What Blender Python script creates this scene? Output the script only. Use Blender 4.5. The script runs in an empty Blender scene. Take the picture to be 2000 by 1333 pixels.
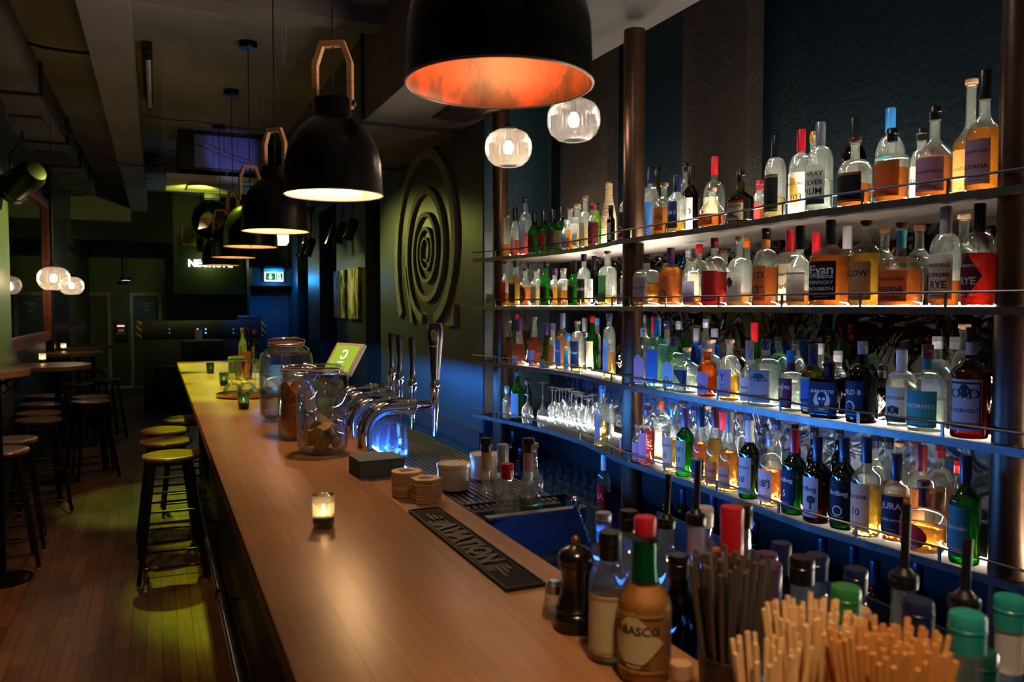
import bpy, bmesh, math, random
from mathutils import Vector, Matrix, Euler
R = math.radians
rnd = random.Random(7)
scene = bpy.context.scene
COL = scene.collection
PI = math.pi

# ---------------------------------------------------------------- camera, world, exposure
F = 1555.0
YAW, PITCH = R(24.08), R(2.54)
CAM = Vector((0, 0, 1.65))
cd = bpy.data.cameras.new('camera'); cam = bpy.data.objects.new('camera', cd); COL.objects.link(cam)
cam.location = CAM; cam.rotation_euler = (PI/2-PITCH, 0, -YAW)
cd.sensor_width = 36; cd.lens = F/2000*36; cd.clip_start = .05; cd.clip_end = 60
cd.dof.use_dof = True; cd.dof.focus_distance = 3.4; cd.dof.aperture_fstop = 5.0
scene.camera = cam
w = bpy.data.worlds.new('world'); scene.world = w; w.use_nodes = True
w.node_tree.nodes['Background'].inputs[0].default_value = (.9, .82, .78, 1)
w.node_tree.nodes['Background'].inputs[1].default_value = .065
vs = scene.view_settings
vs.view_transform = 'Standard'; vs.look = 'None'; vs.gamma = 1; vs.use_curve_mapping = False
vs.exposure = 0.14
cy = scene.cycles
cy.max_bounces = 9; cy.diffuse_bounces = 3; cy.glossy_bounces = 4; cy.transmission_bounces = 6
cy.transparent_max_bounces = 28; cy.caustics_reflective = False; cy.caustics_refractive = False
cy.sample_clamp_indirect = 3.0; cy.use_denoising = True
cy.use_adaptive_sampling = True; cy.adaptive_threshold = .015

def spot(name, loc, target, col, power, size=40, blend=.4, rad=.04):
    l = bpy.data.lights.new(name, 'SPOT'); l.color = col; l.energy = power; l.spot_size = R(size); l.spot_blend = blend; l.shadow_soft_size = rad
    o = bpy.data.objects.new(name, l); COL.objects.link(o); o.location = loc
    o.rotation_euler = (Vector(target)-Vector(loc)).to_track_quat('-Z', 'Y').to_euler()
    return o
def point(name, loc, col, power, rad=.03, parent=None):
    l = bpy.data.lights.new(name, 'POINT'); l.color = col; l.energy = power; l.shadow_soft_size = rad
    o = bpy.data.objects.new(name, l); COL.objects.link(o); o.location = loc
    if parent: o.parent = parent
    return o
LIME = (.9, 1, .14)
# stage spotlights in lime, white and blue hang from the ceiling over the far half of the room
for a_, b_, c_ in ((8.7, 7.7, 230), (7.0, 6.5, 230), (6.75, 5.5, 220), (5.5, 4.75, 55)): spot('lime_spot', (.1, a_, 3.4), (.47, b_, 1.1), (.66, 1, .03), c_*2.3, 27, .5)
spot('lime_spot', (-.02, 9.6, 3.1), (-.12, 7.4, 0), (.7, 1, .05), 130, 22, .5)
spot('lime_spot', (.95, 8.7, 2.7), (2.1, 7.4, 1.3), (.95, 1, .2), 120, 82, 1)
spot('lime_spot', (.6, 7.6, 3.2), (-1.15, 7.35, 2.0), LIME, 800, 40, .8)
spot('lime_spot', (.5, 9.5, 2.9), (.2, 12.2, 3.5), LIME, 90, 90, .8)
spot('lime_spot', (.9, 9.8, 2.9), (2.1, 9.3, 1.9), LIME, 70, 45, .7)
spot('lime_spot', (.3, 11.5, 3.0), (-1.2, 13.6, 2.0), LIME, 90, 50, .7)
spot('blue_spot', (1.2, 10.2, 3.1), (1.75, 14.4, 1.2), (.02, .22, 1), 260, 24, .7)
spot('cyan_downlight', (1.95, 11.65, 2.62), (2.08, 11.75, 1.2), (.1, .6, 1), 22, 45, .8)
spot('white_downlight', (1.6, 10.8, 2.7), (2.45, 10.7, 1.7), (1, .85, .7), 12, 50, .8)
spot('warm_fill', (-.2, -.6, 3.5), (.0, 2.9, 0), (1, .5, .2), 290, 62, .9, .1)  # added fill without a fixture, warms the floor in front of the bar
spot('warm_fill', (-.75, 2.6, 3.45), (-.7, 4.8, 0), (1, .5, .2), 150, 60, .9, .1)  # added fill without a fixture, warms the floor by the wall tables
spot('warm_fill', (.35, .1, 3.0), (.74, .8, 1.15), (1, .66, .38), 110, 40, .9, .05)  # added fill, unseen, brightens the sticks and sauce bottles on the near ledge
spot('cool_fill', (1.0, 2.3, 3.2), (2.15, 2.4, 1.5), (.85, .84, 1), 19, 125, .9, .08)  # added fill, unseen, lifts the bottle labels on the back bar
spot('teal_downlight', (-.35, 17.3, 2.3), (-.4, 17.75, .8), (.25, .75, 1), 5, 70, .9)

# ---------------------------------------------------------------- picture geometry (2000 x 1333) -> the room
CY, SY, CP, SP = math.cos(YAW), math.sin(YAW), math.cos(PITCH), math.sin(PITCH)
RIGHT = Vector((CY, -SY, 0)); FWD = Vector((SY*CP, CY*CP, -SP)); UP = Vector((SY*SP, CY*SP, CP))
def ray(u, v): return (FWD*F + RIGHT*(u-1000) - UP*(v-666.5)).normalized()
def on_z(u, v, z):
    d = ray(u, v); return CAM + d*((z-CAM.z)/d.z)
def on_x(u, v, x):
    d = ray(u, v); return CAM + d*(x/d.x)
def on_y(u, v, y):
    d = ray(u, v); return CAM + d*(y/d.y)
def depth(p): return (Vector(p)-CAM).dot(FWD)
def project(p):
    q = Vector(p)-CAM; z = q.dot(FWD); return 1000+F*q.dot(RIGHT)/z, 666.5-F*q.dot(UP)/z
def z_at(x, y, v):
    # height above (x, y) that shows on picture row v
    z = 1.65
    for _ in range(6):
        vv = project((x, y, z))[1]; z -= (v-vv)*depth((x, y, z))/F
    return z

# ---------------------------------------------------------------- materials
MATS = {}
def srgb(c):
    if isinstance(c, str):
        c = tuple(int(c[i:i+2], 16)/255 for i in (0, 2, 4))
        c = tuple(x/12.92 if x <= .04045 else ((x+.055)/1.055)**2.4 for x in c)
    return (*c[:3], 1)
def nt(name):
    m = bpy.data.materials.new(name); m.use_nodes = True; t = m.node_tree; t.nodes.clear()
    out = t.nodes.new('ShaderNodeOutputMaterial')
    def N(k, **kw):
        n = t.nodes.new(k)
        for a, b in kw.items():
            if a.startswith('_'): setattr(n, a[1:], b)
            else: n.inputs[a.replace('0', ' ')].default_value = b
        return n
    return m, t, out, N
def P(name, col, rough=.5, metal=0, noise=0, nscale=8, bump=0, bscale=40, stretch=(1, 1, 1), coat=0, emit=None, es=0, spec=.5, world=False):
    key = (name, str(col), rough, metal, noise, emit and str(emit), es)
    if key in MATS: return MATS[key]
    m, t, out, N = nt(name); L = t.links.new
    b = N('ShaderNodeBsdfPrincipled'); c = srgb(col)
    b.inputs['Base Color'].default_value = c; b.inputs['Roughness'].default_value = rough; b.inputs['Metallic'].default_value = metal
    b.inputs['Coat Weight'].default_value = coat; b.inputs['Coat Roughness'].default_value = .15
    b.inputs['Specular IOR Level'].default_value = spec
    if emit: b.inputs['Emission Color'].default_value = srgb(emit); b.inputs['Emission Strength'].default_value = es
    if noise or bump:
        tc = N('ShaderNodeTexCoord'); mp = N('ShaderNodeMapping'); mp.inputs['Scale'].default_value = stretch
        if world:
            g = N('ShaderNodeNewGeometry'); L(g.outputs['Position'], mp.inputs[0])
        else: L(tc.outputs['Object'], mp.inputs[0])
    if noise:
        n = N('ShaderNodeTexNoise', Scale=nscale, Detail=4.0); L(mp.outputs[0], n.inputs['Vector'])
        r = N('ShaderNodeMapRange'); r.inputs[1].default_value = .3; r.inputs[2].default_value = .7; r.inputs[3].default_value = 1-noise; r.inputs[4].default_value = 1+noise
        L(n.outputs['Fac'], r.inputs[0])
        x = N('ShaderNodeVectorMath', _operation='SCALE'); x.inputs[0].default_value = c[:3]; L(r.outputs[0], x.inputs['Scale']); L(x.outputs[0], b.inputs['Base Color'])
    if bump:
        n = N('ShaderNodeTexNoise', Scale=bscale, Detail=3.0); L(mp.outputs[0], n.inputs['Vector'])
        bp = N('ShaderNodeBump', Strength=bump, Distance=.01); L(n.outputs['Fac'], bp.inputs['Height']); L(bp.outputs[0], b.inputs['Normal'])
    L(b.outputs[0], out.inputs[0]); MATS[key] = m; return m
def EM(name, col, s):
    k = ('em', name, str(col), s)
    if k in MATS: return MATS[k]
    m, t, out, N = nt(name); e = N('ShaderNodeEmission'); e.inputs[0].default_value = srgb(col); e.inputs[1].default_value = s
    t.links.new(e.outputs[0], out.inputs[0]); MATS[k] = m; return m
def GL(name, col, edge=None, scatter=.05, rough=.03, ior=1.45, bump=0, bscale=60, wave=0):
    # thin bottle glass: tinted see-through wall, mirror reflections, a little scatter in the wall
    k = ('gl', name, str(col), scatter, bump, wave)
    if k in MATS: return MATS[k]
    m, t, out, N = nt(name); L = t.links.new
    c = Vector(srgb(col)[:3]); e = Vector(srgb(edge)[:3]) if edge else Vector([x**2.2*.6 for x in c])
    lw = N('ShaderNodeLayerWeight', Blend=.35)
    mx = N('ShaderNodeMix', _data_type='RGBA'); mx.inputs[6].default_value = (*c, 1); mx.inputs[7].default_value = (*e, 1); L(lw.outputs['Facing'], mx.inputs[0])
    tr = N('ShaderNodeBsdfTransparent'); L(mx.outputs[2], tr.inputs[0])
    sc = N('ShaderNodeBsdfTranslucent'); sc.inputs[0].default_value = (*c, 1)
    gl = N('ShaderNodeBsdfGlossy', Roughness=rough); gl.inputs[0].default_value = (1, 1, 1, 1)
    fr = N('ShaderNodeFresnel', IOR=ior)
    m1 = N('ShaderNodeMixShader'); m1.inputs[0].default_value = scatter; L(tr.outputs[0], m1.inputs[1]); L(sc.outputs[0], m1.inputs[2])
    mn = N('ShaderNodeMath', _operation='MINIMUM'); L(fr.outputs[0], mn.inputs[0]); mn.inputs[1].default_value = .38
    m2 = N('ShaderNodeMixShader'); L(mn.outputs[0], m2.inputs[0]); L(m1.outputs[0], m2.inputs[1]); L(gl.outputs[0], m2.inputs[2])
    if bump or wave:
        tc = N('ShaderNodeTexCoord'); bp = N('ShaderNodeBump', Strength=bump or wave, Distance=.006)
        if wave:
            s = N('ShaderNodeSeparateXYZ'); L(tc.outputs['Object'], s.inputs[0])
            a = N('ShaderNodeMath', _operation='ARCTAN2'); L(s.outputs[1], a.inputs[0]); L(s.outputs[0], a.inputs[1])
            q = N('ShaderNodeMath', _operation='MULTIPLY'); L(a.outputs[0], q.inputs[0]); q.inputs[1].default_value = bscale
            n = N('ShaderNodeMath', _operation='SINE'); L(q.outputs[0], n.inputs[0]); h = n.outputs[0]
        else:
            n = N('ShaderNodeTexVoronoi', Scale=bscale); L(tc.outputs['Object'], n.inputs['Vector']); h = n.outputs['Distance']
        L(h, bp.inputs['Height'])
        for x in (gl, sc): L(bp.outputs[0], x.inputs['Normal'])
        L(bp.outputs[0], fr.inputs['Normal']); L(bp.outputs[0], lw.inputs['Normal'])
    L(m2.outputs[0], out.inputs[0]); MATS[k] = m; return m
def LQ(name, col, scatter=.42):
    # liquid: tinted see-through body with strong scatter, so that the shelf light glows in it
    k = ('lq', name, str(col), scatter)
    if k in MATS: return MATS[k]
    m, t, out, N = nt(name); L = t.links.new; c = srgb(col)
    tr = N('ShaderNodeBsdfTransparent'); tr.inputs[0].default_value = tuple(x**.55 for x in c[:3])+(1,)
    sc = N('ShaderNodeBsdfTranslucent'); sc.inputs[0].default_value = tuple(x**.8 for x in c[:3])+(1,)
    tc = N('ShaderNodeTexCoord'); v = N('ShaderNodeTexNoise', Scale=34.0, Detail=1.0); L(tc.outputs['Object'], v.inputs['Vector'])
    bp = N('ShaderNodeBump', Strength=.5, Distance=.02); L(v.outputs['Fac'], bp.inputs['Height']); L(bp.outputs[0], sc.inputs['Normal'])
    gl = N('ShaderNodeBsdfGlossy', Roughness=.05); L(bp.outputs[0], gl.inputs['Normal'])
    fr = N('ShaderNodeFresnel', IOR=1.2)
    m1 = N('ShaderNodeMixShader'); m1.inputs[0].default_value = scatter; L(tr.outputs[0], m1.inputs[1]); L(sc.outputs[0], m1.inputs[2])
    rf = N('ShaderNodeBsdfRefraction', Roughness=.04, IOR=1.34); rf.inputs[0].default_value = tuple(x**.4 for x in c[:3])+(1,); L(bp.outputs[0], rf.inputs['Normal'])
    m0 = N('ShaderNodeMixShader'); m0.inputs[0].default_value = .42; L(m1.outputs[0], m0.inputs[1]); L(rf.outputs[0], m0.inputs[2])
    m2 = N('ShaderNodeMixShader'); L(fr.outputs[0], m2.inputs[0]); L(m0.outputs[0], m2.inputs[1]); L(gl.outputs[0], m2.inputs[2])
    L(m2.outputs[0], out.inputs[0]); MATS[k] = m; return m
def planks(name, c1, c2, mortar, size, axis='Y', rough=.4, bump=.15, gloss=.5, streak=.5):
    m, t, out, N = nt(name); L = t.links.new
    g = N('ShaderNodeNewGeometry'); mp = N('ShaderNodeMapping'); L(g.outputs['Position'], mp.inputs[0])
    if axis == 'Y': mp.inputs['Rotation'].default_value = (0, 0, -PI/2)
    if axis == 'Z': mp.inputs['Rotation'].default_value = (0, PI/2, -PI/2)
    b = N('ShaderNodeTexBrick'); L(mp.outputs[0], b.inputs['Vector'])
    b.inputs['Color1'].default_value = srgb(c1); b.inputs['Color2'].default_value = srgb(c2); b.inputs['Mortar'].default_value = srgb(mortar)
    b.inputs['Scale'].default_value = 1; b.inputs['Mortar Size'].default_value = size[2]; b.inputs['Brick Width'].default_value = size[0]; b.inputs['Row Height'].default_value = size[1]
    b.inputs['Bias'].default_value = -.1; b.offset = .37
    n = N('ShaderNodeTexNoise', Scale=1.0, Detail=5.0, Roughness=.6); mp2 = N('ShaderNodeMapping')
    mp2.inputs['Scale'].default_value = (3, 60, 60); L(mp.outputs[0], mp2.inputs[0]); L(mp2.outputs[0], n.inputs['Vector'])
    n2 = N('ShaderNodeTexNoise', Scale=2.2, Detail=4.0); L(mp.outputs[0], n2.inputs['Vector'])
    ad = N('ShaderNodeMath', _operation='ADD'); L(n.outputs['Fac'], ad.inputs[0]); L(n2.outputs['Fac'], ad.inputs[1])
    r = N('ShaderNodeMapRange'); r.inputs[1].default_value = .7; r.inputs[2].default_value = 1.3; r.inputs[3].default_value = 1-streak; r.inputs[4].default_value = 1+streak; L(ad.outputs[0], r.inputs[0])
    x = N('ShaderNodeVectorMath', _operation='SCALE'); L(b.outputs['Color'], x.inputs[0]); L(r.outputs[0], x.inputs['Scale'])
    p = N('ShaderNodeBsdfPrincipled', Roughness=rough); p.inputs['Specular IOR Level'].default_value = gloss; L(x.outputs[0], p.inputs['Base Color'])
    bp = N('ShaderNodeBump', Strength=bump, Distance=.004); L(ad.outputs[0], bp.inputs['Height']); L(bp.outputs[0], p.inputs['Normal'])
    L(p.outputs[0], out.inputs[0]); return m

# ---------------------------------------------------------------- mesh helpers: each shape is (verts, faces)
def box(x0, x1, y0, y1, z0, z1, bev=0):
    if bev:
        bm = bmesh.new(); bmesh.ops.create_cube(bm, size=1)
        for v in bm.verts: v.co = Vector(((x0+x1)/2+v.co.x*(x1-x0), (y0+y1)/2+v.co.y*(y1-y0), (z0+z1)/2+v.co.z*(z1-z0)))
        bmesh.ops.bevel(bm, geom=bm.edges[:], offset=bev, segments=2, affect='EDGES', profile=.6)
        bm.verts.index_update(); r = ([v.co.copy() for v in bm.verts], [[v.index for v in f.verts] for f in bm.faces]); bm.free(); return r
    V = [(x, y, z) for z in (z0, z1) for y in (y0, y1) for x in (x0, x1)]
    return V, [(0, 2, 3, 1), (4, 5, 7, 6), (0, 1, 5, 4), (2, 6, 7, 3), (0, 4, 6, 2), (1, 3, 7, 5)]
def sup(a, p):
    c, s = math.cos(a), math.sin(a); q = (abs(c)**p+abs(s)**p)**(-1/p); return c*q, s*q
def lathe(pr, n=24, p=2, at=(0, 0, 0), rot=0, flat=1.0):
    V, Fc = [], []; rows = []
    for r, z in pr:
        if r < 1e-6: V.append((at[0], at[1], at[2]+z)); rows.append([len(V)-1])
        else:
            row = []
            for i in range(n):
                x, y = sup(2*PI*i/n+PI/n, p); x *= r; y *= r*flat
                V.append((at[0]+x*math.cos(rot)-y*math.sin(rot), at[1]+x*math.sin(rot)+y*math.cos(rot), at[2]+z)); row.append(len(V)-1)
            rows.append(row)
    for a, b in zip(rows, rows[1:]):
        if len(a) == 1 and len(b) == 1: continue
        for i in range(n):
            j = (i+1) % n
            if len(a) == 1: Fc.append((a[0], b[j], b[i]))
            elif len(b) == 1: Fc.append((a[i], a[j], b[0]))
            else: Fc.append((a[i], a[j], b[j], b[i]))
    return V, Fc
def cyl(r, z0, z1, n=20, at=(0, 0, 0), r2=None):
    r2 = r if r2 is None else r2; return lathe([(0, z0), (r, z0), (r2, z1), (0, z1)], n, 2, at)
def tube(pts, r, n=8, closed=False, cap=True):
    pts = [Vector(p) for p in pts]; V, Fc = [], []; m = len(pts)
    rr = r if isinstance(r, (list, tuple)) else [r]*m
    up = None
    for i, p in enumerate(pts):
        t = (pts[(i+1) % m]-pts[i-1]) if closed else (pts[min(i+1, m-1)]-pts[max(i-1, 0)])
        t.normalize()
        if up is None: up = Vector((0, 0, 1)) if abs(t.z) < .9 else Vector((1, 0, 0))
        s = t.cross(up)
        if s.length < 1e-4: s = t.cross(Vector((0, 1, 0)))
        s.normalize(); up = s.cross(t)
        for k in range(n):
            a = 2*PI*k/n; V.append(p+s*math.cos(a)*rr[i]+up*math.sin(a)*rr[i])
    for i in range(m if closed else m-1):
        j = (i+1) % m
        for k in range(n):
            l = (k+1) % n; Fc.append((i*n+k, j*n+k, j*n+l, i*n+l))
    if cap and not closed:
        Fc.append(tuple(range(n))); Fc.append(tuple((m-1)*n+k for k in reversed(range(n))))
    return V, Fc
def bar(a, b, w, h=None):
    # square bar between two points
    a, b = Vector(a), Vector(b); h = h or w; t = (b-a).normalized()
    u = Vector((0, 0, 1)) if abs(t.z) < .9 else Vector((0, 1, 0)); s = t.cross(u).normalized(); u = s.cross(t)
    V = [p+s*i*w/2+u*j*h/2 for p in (a, b) for i, j in ((-1, -1), (1, -1), (1, 1), (-1, 1))]
    return V, [(0, 1, 2, 3), (7, 6, 5, 4), (0, 4, 5, 1), (1, 5, 6, 2), (2, 6, 7, 3), (3, 7, 4, 0)]
def prism(poly, z0, z1):
    n = len(poly); V = [(*p, z0) for p in poly]+[(*p, z1) for p in poly]
    return V, [tuple(reversed(range(n))), tuple(range(n, 2*n))]+[(i, (i+1) % n, n+(i+1) % n, n+i) for i in range(n)]
def xf(g, m): return [m @ Vector(v) for v in g[0]], g[1]
def mv(g, d): return xf(g, Matrix.Translation(Vector(d)))
def mk(name, geoms, mats, parent=None, loc=(0, 0, 0), rot=(0, 0, 0), sharp=38, kind=None):
    V, Fc, mi = [], [], []
    if not isinstance(mats, (list, tuple)): mats = [mats]
    if isinstance(geoms, tuple): geoms = [geoms]
    for g in geoms:
        k = g[2] if len(g) > 2 else 0; o = len(V); V += [tuple(v) for v in g[0]]
        for f in g[1]: Fc.append(tuple(i+o for i in f)); mi.append(k)
    me = bpy.data.meshes.new(name); me.from_pydata(V, [], Fc)
    for m in mats: me.materials.append(m)
    me.polygons.foreach_set('material_index', mi)
    bm = bmesh.new(); bm.from_mesh(me); bmesh.ops.recalc_face_normals(bm, faces=bm.faces); bm.to_mesh(me); bm.free()
    me.shade_smooth(); me.set_sharp_from_angle(angle=R(sharp))
    o = bpy.data.objects.new(name, me); COL.objects.link(o); o.location = loc; o.rotation_euler = rot
    if parent: o.parent = parent
    if kind: o['kind'] = kind
    return o
def st(name, geoms, mats, parent=None, **k): return mk(name, geoms, mats, parent, kind=None if parent else 'structure', **k)
def tag(o, label, cat, group=None):
    o['label'] = label; o['category'] = cat
    if group: o['group'] = group
    return o
def thing(name, label, cat, loc=(0, 0, 0), rz=0, group=None, rot=None):
    o = bpy.data.objects.new(name, None); COL.objects.link(o); o.location = loc; o.rotation_euler = rot or (0, 0, rz); o.empty_display_size = .05
    return tag(o, label, cat, group)
def dup(root, loc, rz=None, label=None, rot=None):
    def cp(o, par):
        c = o.copy(); COL.objects.link(c)
        if par: c.parent = par
        for ch in o.children: cp(ch, c)
        return c
    r = cp(root, None); r.location = loc
    if rz is not None: r.rotation_euler = (0, 0, rz)
    if rot: r.rotation_euler = rot
    if label: r['label'] = label
    return r
FONTCACHE = {}
def text(s, bold=.012):
    # flat lettering, returned as (verts, faces) normalised to width 1 with its height
    if (s, bold) in FONTCACHE: return FONTCACHE[(s, bold)]
    cu = bpy.data.curves.new('lettering', 'FONT'); cu.body = s; cu.size = 1; cu.resolution_u = 2; cu.offset = bold; cu.align_x = 'CENTER'
    o = bpy.data.objects.new('lettering', cu); COL.objects.link(o)
    dg = bpy.context.evaluated_depsgraph_get(); me = o.evaluated_get(dg).to_mesh()
    V = [v.co.copy() for v in me.vertices]; Fc = [tuple(p.vertices) for p in me.polygons]
    o.evaluated_get(dg).to_mesh_clear(); bpy.data.objects.remove(o); bpy.data.curves.remove(cu)
    if not V: FONTCACHE[(s, bold)] = ([], [], 0); return FONTCACHE[(s, bold)]
    x0, x1 = min(v.x for v in V), max(v.x for v in V); y0, y1 = min(v.y for v in V), max(v.y for v in V); W = max(x1-x0, .01)
    V = [((v.x-(x0+x1)/2)/W, (v.y-(y0+y1)/2)/W) for v in V]
    FONTCACHE[(s, bold)] = (V, Fc, (y1-y0)/W); return FONTCACHE[(s, bold)]
def flat_text(s, w, h, origin, ex, ey, bold=.012):
    # lettering on a flat surface: fits in w x h, centred at origin, along ex / ey
    V, Fc, a = text(s, bold); k = min(w, h/a if a else w); o, ex, ey = Vector(origin), Vector(ex), Vector(ey)
    return [o+ex*x*k+ey*y*k for x, y in V], Fc
# ================================================================ the room
M_floor = planks('oak_strip_floor', '6e4c32', '4c3220', '1a0d07', (.55, .072, .0018), 'Y', .42, .2, .4, .45)
M_teal = P('dark_teal_paint', '09252e', .42, noise=.18, nscale=1.5, bump=.25, bscale=55, world=True)
M_tealdark = P('darker_teal_paint', '03121a', .5, spec=.15, noise=.15, nscale=2, bump=.5, bscale=38, world=True)
M_green = P('dark_green_paint', '33372b', .4, noise=.25, nscale=2.2, bump=.2, bscale=30, stretch=(1, 1, .12), world=True)
M_navy = P('navy_gloss_paint', '0a1a28', .3, noise=.2, nscale=3, bump=.1, bscale=12, stretch=(1, 1, .08), world=True)
M_ceil = P('sooty_ceiling_paint', '857e79', .8, noise=.3, nscale=1.2, bump=.3, bscale=20, world=True)
M_beam = P('painted_plaster_beam', '6a625c', .75, noise=.2, nscale=2, bump=.2, bscale=25, world=True)
M_duct = P('painted_sheet_metal', '5c544e', .6, noise=.15, nscale=3, world=True)
M_flange = P('black_flange', '0c0c0d', .5)
M_black = P('black_paint', '0a0a0b', .45)
M_blackmat = P('matt_black', '080809', .8)
M_brownwall = P('brown_plaster', '57463c', .8, noise=.15, nscale=5, bump=.2, bscale=40, world=True)
M_plaster = P('grey_plaster', '2a2622', .9, spec=.1, noise=.15, nscale=6, bump=.9, bscale=70, world=True)
M_frame = P('pale_door_frame', '9c7f66', .5)
M_steel = P('brushed_steel', 'b8bcc4', .28, 1, noise=.08, nscale=9)
M_chrome = P('polished_chrome', 'd8dadf', .07, 1)
M_darksteel = P('dark_steel', '3c3f47', .38, .9, noise=.2, nscale=12)
M_copper = P('copper', 'c8784a', .22, 1)
M_bronze = P('bronzed_pipe', '5b4334', .34, .85, noise=.3, nscale=7, bump=.05, bscale=90)

st('floor', box(-2.2, 3.2, -1.6, 18.2, -.1, 0), M_floor)
st('ceiling', box(-2.2, 3.2, -1.6, 18.2, 3.55, 3.7), M_ceil)
for b_ in ((box(-1.6, -1.1, -1.6, 7.75, 0, 3.55), M_green), (box(-1.6, -1.19, 7.75, 10.95, 0, 3.55), M_green), (box(-1.6, -1.12, 10.95, 12.9, 0, 3.55), M_navy), (box(-1.6, -1.19, 12.9, 18.2, 0, 3.55), M_green)): st('wall_left', *b_)
st('wall_back', box(-2.2, 3.2, 17.8, 18.2, 0, 3.55), M_teal)
bx = on_y(340, 600, 15.0).x; bx2 = on_y(487, 600, 14.2).x
st('wall_bulkhead', [box(bx, bx2, 14.9, 15.3, 1.95, 3.55), box(bx, bx2, 14.9, 15.2, 1.85, 1.95)], P('bulkhead_paint', '152a2a', .5, noise=.2, nscale=2, world=True))
st('wall_exit', [box(bx2, 2.9, 14.2, 14.6, 0, 3.55)], P('blue_grey_paint', '1c3446', .5, noise=.15, nscale=2, world=True))
st('trim_exit_header', box(bx2, 2.1, 13.7, 14.2, 1.98, 2.28), M_blackmat)
for b_ in ((box(2.12, 2.9, 5.25, 8.07, 0, 3.55), M_green), (box(2.35, 2.9, 8.07, 8.72, 0, 3.55), M_green), (box(2.12, 2.9, 8.72, 10.25, 0, 3.55), M_green), (box(2.6, 2.9, 10.25, 11.2, 0, 3.55), M_brownwall), (box(2.08, 2.9, 11.2, 12.1, 0, 3.55), M_teal), (box(2.6, 2.9, 12.1, 13.2, 0, 3.55), M_brownwall), (box(2.1, 2.9, 13.2, 14.2, 0, 3.55), M_teal)): st('wall_right', *b_)
st('wall_backbar', [box(2.66, 2.9, -1.6, 5.25, 0, 3.55)], M_tealdark)
st('trim_pilaster', [box(2.56, 2.67, 3.02, 3.52, 1.99, 3.3), box(2.58, 2.67, 4.32, 4.95, 1.99, 3.3)], M_plaster)
st('trim_header', box(-1.19, bx, 14.6, 15.0, 2.72, 3.55), M_blackmat)
st('baseboard_left', [box(-1.1, -1.08, -1.6, 7.75, 0, .09), box(-1.19, -1.17, 7.75, 10.95, 0, .09), box(-1.19, -1.17, 12.9, 17.8, 0, .09)], M_black)
st('baseboard_back', box(-1.19, .1, 17.77, 17.8, 0, .03), P('steel_kickplate', 'a8a49c', .35, .7))
st('trim_ceiling_beam', [box(-.345, -.1, -1.6, 14.6, 3.2, 3.56), box(-.1, 1.36, 5.05, 5.25, 3.44, 3.56), box(-.1, 1.36, 11.3, 11.5, 3.36, 3.56), box(-1.2, -.345, 14.2, 14.6, 3.0, 3.56)], M_beam)
# sound-absorbing panel line across the left wall, under a ledge
st('trim_wall_ledge', [box(-1.19, -1.14, 13.1, 14.8, 1.36, 1.4), box(-1.19, -1.15, 13.0, 14.9, 2.52, 2.56)], M_black)
st('trim_soffit', box(1.3, 2.32, -1.6, 4.1, 3.06, 3.56), P('pale_soffit', '353231', .8, noise=.08, nscale=2, world=True))

def door(n, u0, u1, vtop, mat, knob):
    a, b = on_y(u0, 757, 17.78), on_y(u1, 757, 17.78); zt = on_y(u0, vtop, 17.78).z
    d = st('door_%d' % n, box(a.x+.05, b.x-.05, 17.74, 17.81, .02, zt-.05), mat)
    st('door_frame', [box(a.x, a.x+.06, 17.72, 17.82, 0, zt), box(b.x-.06, b.x, 17.72, 17.82, 0, zt), box(a.x+.06, b.x-.06, 17.72, 17.82, zt-.06, zt)], M_frame, d)
    cx, cz = (a.x+b.x)/2, 1.62
    ring = [(cx+.075*math.cos(2*PI*i/20), 17.735, cz+.075*math.sin(2*PI*i/20)) for i in range(20)]
    if n == 1: sign = [tube(ring, .008, 6, True), tube([(cx, 17.735, cz-.075), (cx, 17.735, cz-.19)], .008, 6), tube([(cx-.04, 17.735, cz-.14), (cx+.04, 17.735, cz-.14)], .008, 6), tube([(cx+.05*math.cos(2*PI*i/12), 17.735, cz+.05*math.sin(2*PI*i/12)) for i in range(12)], .006, 6, True)]
    else: sign = [tube(ring, .008, 6, True), tube([(cx+.05, 17.735, cz+.05), (cx+.15, 17.735, cz+.12)], .008, 6), tube([(cx-.03, 17.735, cz), (cx+.04, 17.735, cz+.04)], .006, 6)]
    st('door_sign', sign, P('brass_sign', '8f7656', .4, .6), d)
    if knob: st('door_knob', [lathe([(0, 0), (.012, 0), (.012, .03), (.03, .04), (.034, .06), (.02, .075), (0, .078)], 14, 2, (0, 0, 0))], M_steel, d, loc=(a.x+.13, 17.74, .99), rot=(PI/2, 0, 0))
door(1, 157, 220, 571, P('dark_door', '1b2a33', .5), True)
door(2, 257, 319, 572, P('blue_door', '12273a', .5), False)

# ---------------------------------------------------------------- ducts along the ceiling
d = thing('ventilation_duct', 'square grey ventilation duct with black flanges along the ceiling above the tables', 'duct', (-1.0, 0, 3.3))
duct_y = [-1.4, 2.2, 5.25, 7.25, 9.3, 10.8, 12.2, 13.6]
for a, b in zip(duct_y, duct_y[1:]): mk('duct_section', box(-.19 if a > -1 else -.04, .2, a+.02, b-.02, 0, .25), M_duct, d)
for a in duct_y[1:-1]: mk('flange', [box(-.2, .225, a-.022, a+.022, -.022, .0), box(.2, .225, a-.022, a+.022, 0, .25)], M_flange, d)
for a in (8.3, 10.05, 11.5, 12.9):
    g = mk('grille', [box(-.13, .12, a-.2, a+.2, -.012, -.001)], M_flange, d)
    mk('louvre', [bar((-.11+.024*i, a-.17, -.014), (-.11+.024*i, a+.17, -.014), .007, .012) for i in range(10)], P('grille_slat', '8a8560', .4, .6), g)
d = thing('ventilation_duct', 'dark ventilation duct with a grille running above the spiral wall', 'duct', (1.74, 0, 2.95))
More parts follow.
